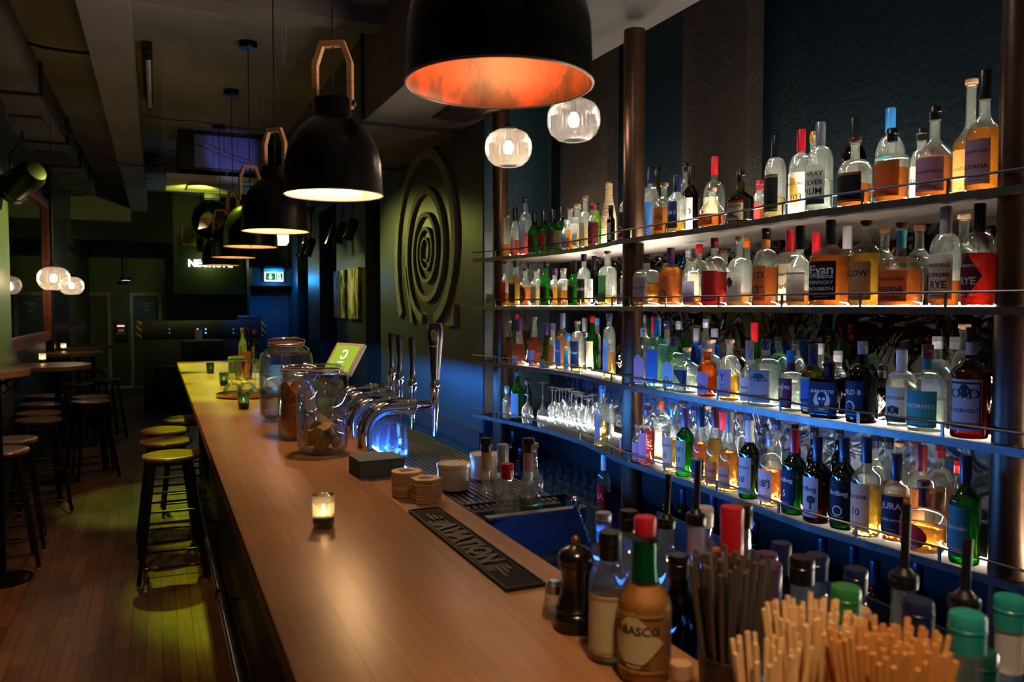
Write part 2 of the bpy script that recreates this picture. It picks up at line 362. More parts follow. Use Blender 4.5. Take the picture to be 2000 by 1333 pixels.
for a, b in ((4.1, 5.6), (5.6, 7.4), (7.4, 9.4), (9.4, 11.2)): mk('duct_section', box(-.38, .37, a+.015, b-.015, .0, .6), M_duct, d)
for a in (5.6, 7.4, 9.4): mk('flange', box(-.4, .38, a-.02, a+.02, -.02, .6), M_flange, d)
for a in (5.05, 10.3):
    g = mk('grille', box(.02, .28, a-.24, a+.24, -.012, -.001), M_flange, d)
    mk('louvre', [bar((.04+.022*i, a-.2, -.014), (.04+.022*i, a+.2, -.014), .007, .012) for i in range(11)], P('grille_slat_grey', '5d5550', .4, .6), g)
# ---------------------------------------------------------------- fluorescent tubes, cables, air unit on the ceiling
M_tube = P('unlit_tube_glass', 'cfc9c4', .25)
for i, (u, v0, v1, y0, y1, lab) in enumerate([(295, -40, 50, 3.55, 4.5, 'unlit fluorescent tube at the top edge beside the long ceiling beam'), (289, 236, 301, 6.4, 8.0, 'unlit fluorescent tube beyond the first cross beam'), (290, 382, 408, 11.0, 12.3, 'short unlit fluorescent tube over the far end of the room')]):
    x = (.035, .03, .02)[i]
    t = thing('fluorescent_tube', lab, 'light', (x-.05, 0, 3.4), group='unlit ceiling tubes')
    zt = (.14, .14, .14)[i]
    mk('housing', box(-.03, .03, y0-.05, y1+.05, zt-.05, zt), M_black, t)
    mk('tube', tube([(0, y0, zt-.09), (0, y1, zt-.09)], .02, 12), M_tube, t)
    for q in (y0-.05, y1): mk('end_cap', box(-.02, .02, q, q+.05, zt-.115, zt-.04), M_black, t)
def cable(lab, pts, r=.006, mat=None, name='ceiling_cable'):
    P0 = [Vector(p) for p in pts]; out = []
    for a, b in zip(P0, P0[1:]):
        for k in range(8):
            q = a.lerp(b, k/8); q.z -= .25*(b-a).length*.3*(k/8)*(1-k/8)*2; out.append(q)
    out.append(P0[-1]); return tag(mk(name, tube(out, r, 6), mat or M_black), lab, 'cable')
cable('black cable sagging from the duct past the beam to the air unit', [(-.75, 8.2, 3.25), (-.3, 9.2, 3.12), (.12, 9.6, 3.2), (.6, 9.4, 3.35)])
cable('thin black cable looped over the pale blue face of the air unit', [(.15, 9.3, 3.3), (.45, 9.15, 3.36), (.95, 9.2, 3.2)], .005)
cable('black wire clipped across the ceiling beyond the second cross beam', [(-.1, 8.7, 3.53), (.4, 8.75, 3.52), (1.3, 8.8, 3.53)], .006)
cable('black conduit crossing the ceiling between duct and beam, nearest the camera', [(-.8, 4.35, 3.5), (-.34, 4.4, 3.5)], .012)
cable('black conduit crossing the ceiling between duct and beam, beyond the first conduit', [(-.8, 6.6, 3.5), (-.34, 6.65, 3.5)], .012)
a = thing('ceiling_air_unit', 'ceiling air unit with pale blue side and flared lower panel lit lime', 'air conditioner', (.75, 9.75, 3.0))
mk('case', box(-.5, .5, -.42, .42, .12, .56, .01), P('dark_case', '22232a', .4), a)
mk('side_panel', box(-.34, .36, -.432, -.42, .15, .5, .004), P('pale_blue_panel', '7d83c8', .5, emit='5560c0', es=.0), a)
mk('lower_panel', prism([(-.62, -.5), (.62, -.5), (.62, .5), (-.62, .5)], .0, .06), P('cream_plastic', 'b5b09a', .4), a)
mk('intake_grille', [box(-.4, .4, -.3, .3, -.012, 0)], P('grey_plastic', '6f6b5c', .5), a)
spot('violet_spot', (.78, 7.9, 2.5), (.78, 9.33, 3.32), (.4, .42, 1), 20, 20, .3)

# ---------------------------------------------------------------- mirror on the left wall
y1 = on_x(96, 600, -1.17).y; zb = on_x(90, 666, -1.17).z; ztp = on_x(90, 392, -1.17).z
M_copperwood = P('carved_copper_frame', 'a85a3a', .4, .3, noise=.35, nscale=30, bump=.6, bscale=70)
t = thing('wall_mirror', 'tall mirror in a carved copper-brown frame on the left wall behind the tables', 'mirror', (-1.19, 9.2, (zb+ztp)/2))
h = (ztp-zb)/2; yl = 7.75-9.2; yr = y1-9.2
mk('mirror_glass', box(.005, .012, yl+.08, yr-.08, -h+.08, h-.08), P('mirror_glass', 'b9c4c0', .03, 1), t)
def rim(y0, y1, z0, z1, wd): return [box(.0, .05, y0, y1, z0, z0+wd, .008), box(.0, .05, y0, y1, z1-wd, z1, .008), box(.0, .05, y0, y0+wd, z0+wd, z1-wd, .008), box(.0, .05, y1-wd, y1, z0+wd, z1-wd, .008)]
fr = mk('mirror_frame', rim(yl, yr, -h, h, .11), M_copperwood, t)
mk('beading', [lathe([(0, -.009), (.009, 0), (0, .009)], 6, 2, (.055, yr-.025, -h+.03+.03*i)) for i in range(int(2*h/.03)-1)], M_copperwood, fr)

# ---------------------------------------------------------------- the spiral relief on the right wall
sc0 = on_x(836, 492, 2.12); zcut = on_x(836, 633, 2.12).z-sc0.z; K = .62
t = thing('spiral_relief', 'large raised spiral relief on the green wall beside the bar shelves', 'wall relief', (2.12, sc0.y, sc0.z))
M_relief = P('grey_green_relief', '6b6552', .6, noise=.25, nscale=14, bump=.3, bscale=40)
SPI = [(-1.1, .97), (-1, .95), (0, .835), (1, .585), (2, .51), (3, .40), (4, .315), (5, .25), (6, .195), (7, .15), (8, .112), (9.3, .07)]
def rad_at(q):
    for (a, b), (c, d_) in zip(SPI, SPI[1:]):
        if q <= c: f = (q-a)/(c-a); return b*(d_/b)**f
    return SPI[-1][1]
V, Fc, prev = [], [], None
steps = 420
for i in range(steps+1):
    ph = -PI*1.02+i/steps*(PI*1.02+2*PI*4.6); r = rad_at(ph/PI); wd = max(.016, .095*K**(ph/(2*PI)*.9))
    s, c = math.sin(ph), math.cos(ph)
    ri, ro = r-wd/2, r+wd/2
    if ph < 0:                        # the outer arm runs straight down from its widest point
        pass
    ring = []
    for rr, x in ((ri, .002), (ri, -.03), (ro, -.03), (ro, .002)):
        ring.append((x, -rr*s, rr*c))
    if ring[0][2] < zcut or ring[2][2] < zcut: prev = None; continue
    b = len(V); V += ring
    if prev is not None:
        for k in range(3): Fc.append((prev+k, b+k, b+k+1, prev+k+1))
    else: Fc.append((b, b+1, b+2, b+3))
    prev = b
mk('spiral_band', (V, Fc), M_relief, t)
mk('lower_arm', [prism([(.09, 0), (-.12, 0), (.04, .06), (.09, .17)], 0, .03)], M_relief, t, loc=(0, -.62, zcut), rot=(PI/2, 0, -PI/2))
arm2 = [(-.03, .60-.0), (-.03, .535)]
mk('second_arm', [([(x, y, z) for x in (.002, -.03) for (y, z) in ((.64, -.1), (.55, -.1), (.43, zcut), (.36, zcut+.0))], [(0, 1, 3, 2), (4, 6, 7, 5), (0, 4, 5, 1), (2, 3, 7, 6), (0, 2, 6, 4), (1, 5, 7, 3)])], M_relief, t)
st('trim_wall_panel', box(2.09, 2.12, 5.25, 8.0, .62, .74), M_blackmat)
# ---------------------------------------------------------------- paintings, wall things on the far right wall
def painting(lab, y0, y1, z0, z1, seed):
    m, tt, out, N = nt('abstract_paint'); L = tt.links.new
    tc = N('ShaderNodeTexCoord'); mp = N('ShaderNodeMapping'); mp.inputs['Location'].default_value = (seed, seed*2, 0); mp.inputs['Scale'].default_value = (1, 1.5, .8); L(tc.outputs['Object'], mp.inputs[0])
    n = N('ShaderNodeTexNoise', Scale=2.2, Detail=6.0, Distortion=1.6); L(mp.outputs[0], n.inputs['Vector'])
    cr = N('ShaderNodeValToRGB'); e = cr.color_ramp.elements; e[0].position = .36; e[0].color = srgb('14202c'); e[1].position = .62; e[1].color = srgb('d9c79a')
    x = e.new(.47); x.color = srgb('35596b'); x = e.new(.53); x.color = srgb('a98f4f'); L(n.outputs['Fac'], cr.inputs[0])
    p = N('ShaderNodeBsdfPrincipled', Roughness=.6); L(cr.outputs[0], p.inputs['Base Color']); L(p.outputs[0], out.inputs[0])
    t = thing('canvas_painting', lab, 'painting', (2.12, (y0+y1)/2, (z0+z1)/2), group='abstract canvases on the far wall')
    a, b = (y1-y0)/2, (z1-z0)/2
    mk('canvas', box(-.04, -.001, -a, a, -b, b, .004), m, t); mk('stretcher', box(-.001, .0, -a*.9, a*.9, -b*.9, b*.9), M_frame, t)
pz = lambda u, v: on_x(u, v, 2.12)
painting('tall abstract canvas in cream, ochre and dark blue, nearer the bar shelves', pz(706, 600).y, pz(686, 600).y, pz(695, 623).z, pz(695, 524).z, 1.3)
painting('tall abstract canvas in cream and dark teal, nearer the exit', pz(679, 600).y, pz(658, 600).y, pz(668, 621).z, pz(668, 529).z, 6.1)
t = thing('wall_shelf', 'small wooden shelf in the brown niche beyond the canvases', 'shelf', (2.45, 10.7, 1.02))
mk('board', box(-.25, .14, -.44, .49, -.02, .02, .004), P('light_oak', 'a4774d', .5, noise=.2, nscale=6, stretch=(1, 8, 8)), t); mk('bracket', [box(-.2, .14, -.3, -.27, -.1, -.02), box(-.2, .14, .3, .33, -.1, -.02)], M_black, t)
M_glass0 = GL('clear_tumbler_glass', 'f2f7f5', 'b8c4c4', .03)
for i, (dx, dy) in enumerate(((-.1, -.25), (-.05, -.12), (.02, -.2))):
    tag(mk('drinking_glass', lathe([(0, 0), (.03, 0), (.034, .11), (.031, .11), (.027, .008), (0, .008)], 18), M_glass0, loc=(2.45+dx, 10.7+dy, 1.041)), 'empty tumbler in the cluster on the small niche shelf', 'glass', 'tumblers on the niche shelf')
t = thing('wall_ornament', 'dark hanging ornament with a cord on the recessed green wall', 'ornament', (2.33, 8.4, on_x(725, 505, 2.33).z))
mk('plaque', xf(lathe([(0, -.012), (.1, -.012), (.11, 0), (.1, .012), (0, .012)], 20, 4), Matrix.Rotation(PI/2, 4, 'Y')), M_blackmat, t)
mk('cord', [tube([(0, -.06, .1), (0, 0, .42)], .004, 5), tube([(0, .06, .1), (0, 0, .42)], .004, 5)], M_black, t)
mk('pendant_drop', [cyl(.03, -.3, -.11, 8)], M_blackmat, t)

# ---------------------------------------------------------------- exit sign, neon sign
e0 = on_y(535, 541, 13.66)
t = thing('exit_sign', 'lit green emergency exit sign over the blue doorway', 'sign', tuple(e0))
mk('housing', [box(-.165, .165, -.03, .04, .075, .14, .006), box(-.13, .13, -.01, .04, .14, .17)], P('grey_plastic_sign', '8d9298', .5), t)
mk('panel', box(-.15, .15, -.008, .008, -.075, .075), EM('exit_white', 'e8ffff', 2.4), t)
mk('green_field', [box(-.135, .02, -.012, -.008, -.055, .06), box(.03, .14, -.012, -.008, -.055, .06)], EM('exit_green', '0c8a55', 1.0), t)
M_pic = EM('exit_pictogram', 'f4ffff', 2.4)
mk('arrow', prism([(-.07, .04), (-.045, .04), (-.045, -.005), (-.02, -.005), (-.0575, -.045), (-.095, -.005), (-.07, -.005)], .012, .0135), M_pic, t, rot=(PI/2, 0, 0))
mk('running_figure', [prism([(.05, -.045), (.065, -.045), (.065, .05), (.05, .05)], .012, .0135), prism([(.065, -.045), (.09, -.01), (.08, .03), (.095, .03), (.105, -.005), (.12, -.045), (.108, -.045), (.095, -.015), (.085, -.045)], .012, .0135), prism([(.08, .03), (.1, .03), (.1, .05), (.08, .05)], .012, .0135)], M_pic, t, rot=(PI/2, 0, 0))
point('exit_glow', (e0.x, 13.55, e0.z-.05), (.02, .38, 1), 16, .05)
nl = on_y(368, 514, 14.88); nr = on_y(454, 514, 14.88)
t = thing('neon_sign', 'white lit letters on the dark bulkhead behind the farthest pendants', 'sign', (nl.x, 14.87, nl.z))
V, Fc, a = text('NEGRONI', .03); W = (nr.x-nl.x)
Vf = [(x*W+W/2, 0, y*W) for x, y in V]
mk('letters', [(Vf, Fc), ([(x, .02, z) for x, _, z in Vf], Fc)], EM('sign_white', 'f2ffe8', 4), t)
mk('backing_rail', box(0, W, .02, .03, -.012, .012), M_black, t)
point('sign_glow', (nl.x+W*.45, 14.55, nl.z+.02), (.75, .85, .1), 5, .1)
# ================================================================ the bar counter
ZB = 1.10
M_bar = planks('oak_counter', 'aa7c50', '9e7045', '6d4628', (2.6, .142, .0006), 'Y', .33, .08, .5, .22)
M_ledge = planks('oak_ledge', 'a3744a', '976a42', '6e3f20', (3.2, .2, .0006), 'Y', .36, .08, .5, .22)
M_panel = planks('black_boards', '1c2022', '15191b', '040506', (3.0, .085, .004), 'Z', .5, .2, .4, .3)
t = thing('bar_counter', 'long oak-topped bar counter with a dark boarded front', 'bar counter', (0, 0, 0))
mk('counter_top', box(.177, .604, -.9, 8.44, ZB-.045, ZB, .004), M_bar, t)
mk('service_ledge', box(.6045, .762, -.9, 8.44, ZB-.05, ZB-.003, .003), M_ledge, t)
mk('front_panel', box(.36, .4, -.9, 8.4, .0, ZB-.045), M_panel, t)
mk('end_panel', [box(.4, .74, 8.36, 8.4, 0, ZB-.05), box(.58, .6, -.9, 8.36, 0, ZB-.05)], M_blackmat, t)
M_bluestrip = EM('blue_light_strip', (.05, .24, 1.0), 60)
mk('blue_light_strip', ([(.605, y, z) for y in (.1, 2.05) for z in (.985, 1.010)], [(0, 1, 3, 2)]), M_bluestrip, t)
mk('blue_light_strip', ([(1.0, y, z) for y in (2.1, 8.25) for z in (.985, 1.012)], [(0, 1, 3, 2)]), EM('blue_strip_far', (.03, .24, 1.0), 150), t)
mk('strip_channel', box(.985, .999, 2.1, 8.25, .98, 1.025), M_black, t)
t = thing('foot_rail', 'polished metal foot rail low along the front of the bar', 'foot rail', (.27, 0, .2))
mk('rail', tube([(0, -.9, 0), (0, 8.3, 0)], .02, 12), M_steel, t)
for y in (.9, 2.6, 4.2, 5.8, 7.4): mk('bracket', [tube([(0, y, 0), (.03, y, -.03), (.1, y, -.04)], .009, 8), tube([(0, y, -.02), (.0, y, .02)], .026, 10)], M_darksteel, t)

def candle(lab, u, v, z, s=1, tint='b9c7b4', lit=1.0, edge='3c5248', grp='candle glasses on the bar'):
    p = on_z(u, v, z); t = thing('candle_glass', lab, 'candle', (p.x, p.y, z+.001), group=grp)
    pr = [(0, 0), (.024*s, 0), (.0275*s, .01*s), (.031*s, .086*s), (.0285*s, .086*s), (.024*s, .012*s), (0, .012*s)]
    mk('glass', lathe(pr, 28), GL('mercury_glass_'+tint, tint, edge, .35, .12, 1.5, bump=.6, bscale=160), t)
    mk('wax', cyl(.0225*s, .013*s, .034*s, 20), P('candle_wax', 'd9cdb4', .6), t)
    f = mk('flame', lathe([(0, .036*s), (.004*s, .042*s), (.0045*s, .047*s), (0, .062*s)], 10), EM('candle_flame', (1, .62, .25), 120*lit), t)
    point('flame_glow', (0, 0, .05*s), (1, .62, .32), .3*lit, .006, t)
    return t
candle('mercury glass tealight nearest the camera on the bare oak counter', 632, 1030, ZB, .94, 'd2d0c4', 1.0, '5a6256')
candle('green glass tealight beside the front rim of the copper tray', 476, 799, ZB, 1, '5f7a68', .7)
candle('green glass tealight on the lime-lit counter behind the copper tray', 437.5, 753, ZB, 1, '5f7a68', .6)
candle('green glass tealight farthest away near the end of the counter', 411, 730, ZB, 1, '5f7a68', .12)

# ---------------------------------------------------------------- bar mat, coasters, napkins, ramekins
a = on_z(800, 1000, ZB); b = on_z(1003, 1154, ZB)
L0 = a.y-b.y
t = thing('rubber_bar_mat', 'long black rubber bar mat with raised lettering on the counter edge', 'bar mat', (.648, (a.y+b.y)/2, ZB-.002), rz=.0)
M_rub = P('black_rubber', '131313', .6)
mk('mat_base', [box(-.043, .043, -L0/2, L0/2, 0, .004, .0015)]+[box(x, x+.004, -L0/2, L0/2, .004, .008) for x in (-.043, .039)]+[box(-.039, .039, y, y+.004, .004, .008) for y in (-L0/2, L0/2-.004)], M_rub, t)
mk('nubs', [box(-.036+.006*i, -.0325+.006*i, -L0/2+.008+.006*j, -L0/2+.0115+.006*j, .004, .0068) for i in range(12) for j in range(int((L0-.016)/.006)) if abs(-L0/2+.008+.006*j) > .21 or i > 9 or i < 1], M_rub, t)
V, Fc = flat_text('AVIATION', .36, .055, (0, 0, .0085), (0, -1, 0), (1, 0, 0), .035)
M_let = P('grey_mat_lettering', '4d473b', .6); mk('lettering', (V, Fc), M_let, t)
for s_ in (-1, 1):
    for j in range(3): mk('stripe', bar((-.012+.012*j, s_*.2, .008), (-.012+.012*j, s_*(.262-.018*j), .008), .006, .002), M_let, t)

p = on_z(757, 928, ZB)
M_nap = P('slate_napkin', '5f7476', .9)
t = thing('napkin_stack', 'stack of dark slate-blue paper napkins beside the beer taps', 'napkins', (.652, p.y+.04, ZB-.002), rz=.05)
mk('napkins', [box(-.075+.001*rnd.random(), .075+.001*rnd.random(), -.065+.0015*rnd.random(), .065, .0031*i, .0031*i+.0026, .0008) for i in range(19)], M_nap, t)
M_cork = P('pale_card', 'e0c09a', .8, noise=.1, nscale=40)
q = on_z(800, 975, ZB)
for j, (dx, dy, n, lab) in enumerate(((.0, .06, 24, 'pile of round pale card coasters with print, behind the hexagonal pile'), (.03, -.03, 22, 'pile of hexagonal pale card coasters beside the white ramekin'))):
    t = thing('coaster_stack', lab, 'coasters', (.66+dx, q.y+dy, ZB-.002), group='card coaster piles')
    n6 = 6 if j == 1 else 28
    mk('coasters', [lathe([(0, .003*i), (.044, .003*i), (.044, .003*i+.0026), (0, .003*i+.0026)], n6, 2, (rnd.uniform(-.002, .002), rnd.uniform(-.002, .002), 0), rot=.1*rnd.random()) for i in range(n)], M_cork, t)
    mk('print', [bar((-.022, y, .003*n+.0001), (.022-.01*abs(i-1), y, .003*n+.0001), .005, .0004) for i, y in enumerate((-.012, .0, .012))], P('brown_print', '4a3020', .8), t)
M_cer = P('white_glazed_ceramic', 'd8cdbd', .3, coat=.3)
M_drip = P('steel_worktop', '8e949c', .3, .9, noise=.12, nscale=12)
t = thing('drip_tray', 'steel drip tray with bar grid behind the counter under the taps', 'drip tray', (.93, 3.15, ZB-.03))
mk('tray', [box(-.165, .17, -1.05, 1.0, -.03, -.012)], M_drip, t); mk('grid', [box(-.16+.02*i, -.15+.02*i, -1.03, .98, -.012, -.004) for i in range(17)], M_steel, t)
for u, v, lab in ((886, 955, 'white ceramic ramekin with a lid ring at the counter edge, nearer one'), (948, 934, 'white ceramic ramekin partly behind the clear bottles in the black bin')):
    p = on_z(u, v, 1.07); t = thing('ramekin', lab, 'ramekin', (max(p.x, .83), p.y, 1.067), group='white ramekins')
    mk('dish', lathe([(0, 0), (.044, 0), (.05, .006), (.051, .072), (.0535, .074), (.0535, .086), (.049, .086), (.046, .07), (.044, .012), (0, .01)], 32), M_cer, t)
    mk('lid', lathe([(0, .08), (.0475, .08), (.0475, .084), (0, .084)], 32), M_cer, t)
# ---------------------------------------------------------------- beer taps
def tap_tower(lab, u, v, big, sc=1):
    p = on_z(u, v, ZB-.03); t = thing('beer_tap', lab, 'beer tap', (p.x, p.y, ZB-.045))
    pts = [(0, 0, 0), (0, 0, .1)]+[(.1-.1*math.cos(a), 0, .1+.1*math.sin(a)) for a in [PI/2*i/10 for i in range(1, 11)]]+[(.17, 0, .2)]
    mk('arch_pipe', tube([(x*sc, y, z*sc) for x, y, z in pts], .029, 20), M_chrome, t)
    mk('collar', xf(lathe([(0, 0), (.034, 0), (.034, .03), (.02, .045), (.016, .09), (.011, .1), (0, .1)], 18), Matrix.Translation((.17*sc, 0, .2*sc)) @ Matrix.Rotation(PI/2, 4, 'Y')), M_chrome, t)
    mk('base_flange', lathe([(0, 0), (.05, 0), (.05, .008), (.034, .014), (0, .014)], 20), M_chrome, t)
    X = .285*sc; Z = .2*sc
    f = mk('faucet', [lathe([(0, -.05), (.011, -.05), (.016, .0), (.018, .03), (.016, .05), (.02, .06), (.02, .085), (.014, .1), (0, .1)], 16, 2, (X, 0, Z)), lathe([(0, -.125), (.007, -.125), (.012, -.05), (0, -.05)], 14, 2, (X, 0, Z))], M_chrome, t)
    if big:
        h = mk('tap_handle', lathe([(0, .1), (.014, .1), (.017, .14), (.028, .26), (.03, .3), (.026, .325), (0, .328)], 24, 3, (X, 0, Z), flat=.7), P('black_gloss_handle', '101012', .2, coat=.6), t)
        mk('silver_edge', lathe([(.0145, .1), (.0175, .14), (.0285, .26), (.0305, .3), (.0265, .326), (.0245, .326), (.028, .3), (.026, .26), (.0155, .14)], 24, 3, (X+.004, 0.0, Z), flat=.62), P('satin_silver', 'a9adb5', .3, .8), h)
        V, Fc = flat_text('GUINNESS', .03, .01, (X-.012, -.0245, Z+.235), (1, 0, 0), (0, 0, 1)); harp = tube([(X-.02, -.0245, Z+.295), (X-.018, -.0245, Z+.26), (X-.008, -.0245, Z+.255), (X-.002, -.0245, Z+.288), (X-.012, -.0245, Z+.3)], .0018, 6, True)
        mk('badge', [(V, Fc), harp]+[tube([(X-.018+.004*i, -.0245, Z+.297), (X-.016+.004*i, -.0245, Z+.262)], .0007, 4) for i in range(4)], P('gold_badge', 'd8a64a', .35, .6), h)
    return t
tap_tower('tall black stout tap on the nearest chrome arch', 712, 892, True)
for u, v, lab in ((688, 868, 'chrome arch beer column with short black lever, behind the stout tap'), (672, 846, 'chrome arch beer column with black lever, next toward the card terminal'), (662, 832, 'chrome arch beer column with black lever, farthest from the stout tap')):
    t = tap_tower(lab, u, v, False, .92); X, Z = .285*.92, .2*.92
    mk('lever', [lathe([(0, .1), (.01, .1), (.012, .12), (.009, .14), (.017, .26), (.016, .275), (0, .278)], 16, 2, (X, 0, Z))], P('black_lever', '0c0c0e', .2, coat=.5), t)
    t['group'] = 'short lever beer taps'
M_mug = GL('fluted_mug_glass', 'eef4ff', 'a8bcd8', .05, .03, 1.5, bump=0)
for i, (u, v) in enumerate(((738, 893), (760, 886), (778, 892), (745, 876), (768, 874), (727, 880), (705, 866))):
    p = on_z(u, v, 1.07)
    fl = []
    for k, (r, z) in enumerate([(0, 0), (.036, 0), (.038, .02), (.036, .05), (.033, .1), (.031, .125), (0, .125)]): fl.append((r, z))
    tag(mk('beer_glass', lathe(fl, 14), M_mug, loc=(max(p.x, .81), p.y, 1.0672), sharp=12), 'upturned fluted glass glowing blue in the cluster under the tap arches', 'glass', 'upturned glasses under the taps')

mk('tray_light_strip', [box(-.155, -.12, -.62, .1, -.003, .002)], EM('tray_light', (.08, .3, 1), 45), bpy.data.objects['drip_tray'])
# ---------------------------------------------------------------- storage jars
M_jar = GL('jar_glass', 'fafcfb', 'd4dcda', .012, .02, 1.5)
def jar(name, lab, u, v, dia, h, kind, grp):
    p = on_z(u, v, ZB); t = thing(name, lab, 'jar', (p.x, p.y, ZB), group=grp); r = dia/2; n = r*(.60 if kind == 'water' else .74)
    sh_ = (.70, .80, .865) if kind == 'water' else (.62, .68, .8)
    pr = [(0, .001), (r*.86, .001), (r*.98, h*.05), (r, h*.1), (r, h*sh_[0]), (r*.96, h*sh_[1]), (n*1.15, h*sh_[2]*.985), (n, h*sh_[2]*1.02), (n, h*.9), (n*1.07, h*.905), (n*1.07, h*.925)]
    mk('jar_body', lathe(pr+[(n*.9, h*.925), (n*.92, h*sh_[2]*1.01), (n*1.05, h*sh_[2]*.965), (r*.91, h*sh_[1]*.985), (r*.955, h*sh_[0]), (r*.955, h*.1), (r*.82, h*.03), (0, h*.025)], 40), M_jar, t)
    mk('lid', lathe([(0, h*.935), (n*.95, h*.935), (n*1.1, h*.945), (n*1.1, h*.965), (n*.9, h*.99), (0, h*1.0)], 36), M_jar, t)
    mk('rubber_seal', lathe([(n*.92, h*.922), (n*1.11, h*.922), (n*1.11, h*.935), (n*.92, h*.935)], 36), P('orange_rubber', 'b5553a' if kind == 'water' else 'b09a86', .6), t)
    ring = lambda rr, zz: [(rr*math.cos(2*PI*i/28), rr*math.sin(2*PI*i/28), zz) for i in range(28)]
    mk('wire_clip', [tube(ring(n*1.1, h*.895), .002, 5, True), tube([(n*1.1, -.01, h*.895), (n*1.45, -.012, h*.85), (n*1.4, 0, h*.8), (n*1.45, .012, h*.85), (n*1.1, .01, h*.895)], .002, 5), tube([(n*1.1, -.012, h*.9), (n*1.2, -.012, h*.96), (n*.4, 0, h*1.004)], .002, 5)], M_steel, t)
    return t, r, h
def slice_mesh(r, th): return lathe([(0, -th), (r*.93, -th), (r, -th*.4), (r, th*.4), (r*.93, th), (0, th)], 18)
def citrus(name, c1, c2, rind):
    m, t, out, N = nt(name); L = t.links.new
    tc = N('ShaderNodeTexCoord'); s = N('ShaderNodeSeparateXYZ'); L(tc.outputs['Generated'], s.inputs[0])
    mp = N('ShaderNodeMapping'); mp.inputs['Location'].default_value = (-.5, -.5, 0); L(tc.outputs['Generated'], mp.inputs[0])
    s = N('ShaderNodeSeparateXYZ'); L(mp.outputs[0], s.inputs[0])
    a = N('ShaderNodeMath', _operation='ARCTAN2'); L(s.outputs[1], a.inputs[0]); L(s.outputs[0], a.inputs[1])
    q = N('ShaderNodeMath', _operation='MULTIPLY'); q.inputs[1].default_value = 5; L(a.outputs[0], q.inputs[0])
    w_ = N('ShaderNodeMath', _operation='SINE'); L(q.outputs[0], w_.inputs[0]); ab = N('ShaderNodeMath', _operation='ABSOLUTE'); L(w_.outputs[0], ab.inputs[0])
    cb = N('ShaderNodeCombineXYZ'); L(s.outputs[0], cb.inputs[0]); L(s.outputs[1], cb.inputs[1]); ln = N('ShaderNodeVectorMath', _operation='LENGTH'); L(cb.outputs[0], ln.inputs[0])
    r1 = N('ShaderNodeValToRGB'); e = r1.color_ramp.elements; e[0].position = .05; e[0].color = srgb(c2); e[1].position = .25; e[1].color = srgb(c1); L(ab.outputs[0], r1.inputs[0])
    r2 = N('ShaderNodeValToRGB'); r2.color_ramp.interpolation = 'CONSTANT'; e = r2.color_ramp.elements; e[0].color = (0, 0, 0, 1); e[1].position = .405; e[1].color = (1, 1, 1, 1); L(ln.outputs['Value'], r2.inputs[0])
    r3 = N('ShaderNodeValToRGB'); e = r3.color_ramp.elements; e[0].position = .42; e[0].color = srgb(c2); e[1].position = .47; e[1].color = srgb(rind); L(ln.outputs['Value'], r3.inputs[0])
    mx = N('ShaderNodeMix', _data_type='RGBA'); L(r2.outputs[0], mx.inputs[0]); L(r1.outputs[0], mx.inputs[6]); L(r3.outputs[0], mx.inputs[7])
    p = N('ShaderNodeBsdfPrincipled', Roughness=.5); L(mx.outputs[2], p.inputs['Base Color']); tl = N('ShaderNodeBsdfTranslucent'); L(mx.outputs[2], tl.inputs[0]); ms = N('ShaderNodeMixShader'); ms.inputs[0].default_value = .35; L(p.outputs[0], ms.inputs[1]); L(tl.outputs[0], ms.inputs[2]); L(ms.outputs[0], out.inputs[0]); return m
M_orange = citrus('orange_slice', 'ffb25a', 'ffecc8', 'f09a50'); M_lime = citrus('dried_lime_slice', 'd2a860', 'ecd8a8', '947038')
def fill(t, r, h, m, n, sr, top, name, lab, cat, grp, wall):
    # slices lie inside the jar as things of their own; those against the glass stand up
    base = Vector(t.location); k = 0; protoo = mk(name, slice_mesh(sr, .0035), m); tag(protoo, lab, cat, grp); first = True
    def put(loc, rot):
        nonlocal first
        o = protoo if first else protoo.copy()
        if not first: COL.objects.link(o)
        first = False; o.location = base+Vector(loc); o.rotation_euler = rot
    for i in range(n):
        z = sr*1.02+h*.03+(top*h-sr*2.2)*(i/max(1, n-1))
        if i % 3 < wall:
            a = -2.0+2.399*i*.5+rnd.uniform(-.2, .2); rad = r*.955-.012-.006*(i % 2)
            put((rad*math.cos(a)*.86, rad*math.sin(a)*.86, z), (PI/2+rnd.uniform(-.25, .25), rnd.uniform(-.2, .2), a+PI/2))
        else:
            a = 2.399*i; rad = max(0, r*.95-sr-.012)*rnd.random()
            put((rad*math.cos(a), rad*math.sin(a), z), (rnd.uniform(-.6, .6), rnd.uniform(-.6, .6), a))
t, r, h = jar('clip_top_jar', 'large clip-top glass jar a third full of dried lime slices, nearest jar', 630, 884, .187, .335, 'dry', 'glass jars on the bar')
fill(t, r, h, M_lime, 34, .026, .36, 'dried_lime_slice', 'dried brown lime slice lying in the nearest glass jar', 'fruit slice', 'lime slices in the nearest jar', 1)
t, r, h = jar('clip_top_jar', 'clip-top glass jar packed with orange slices, behind the lime jar', 583, 857, .165, .31, 'dry', 'glass jars on the bar')
fill(t, r, h, M_orange, 40, .037, .82, 'orange_slice', 'dried orange slice in the jar behind the lime jar', 'fruit slice', 'orange slices in the second jar', 2)
t, r, h = jar('clip_top_jar', 'tallest wide glass dispenser jar half full of water', 560, 820, .25, .40, 'water', 'glass jars on the bar')
mk('water', lathe([(0, .012), (r*.8, .012), (r*.93, h*.08), (r*.93, h*.34), (0, h*.34)], 32), GL('water', 'e6ecec', 'a0a8a8', .04, .02, 1.33), t)
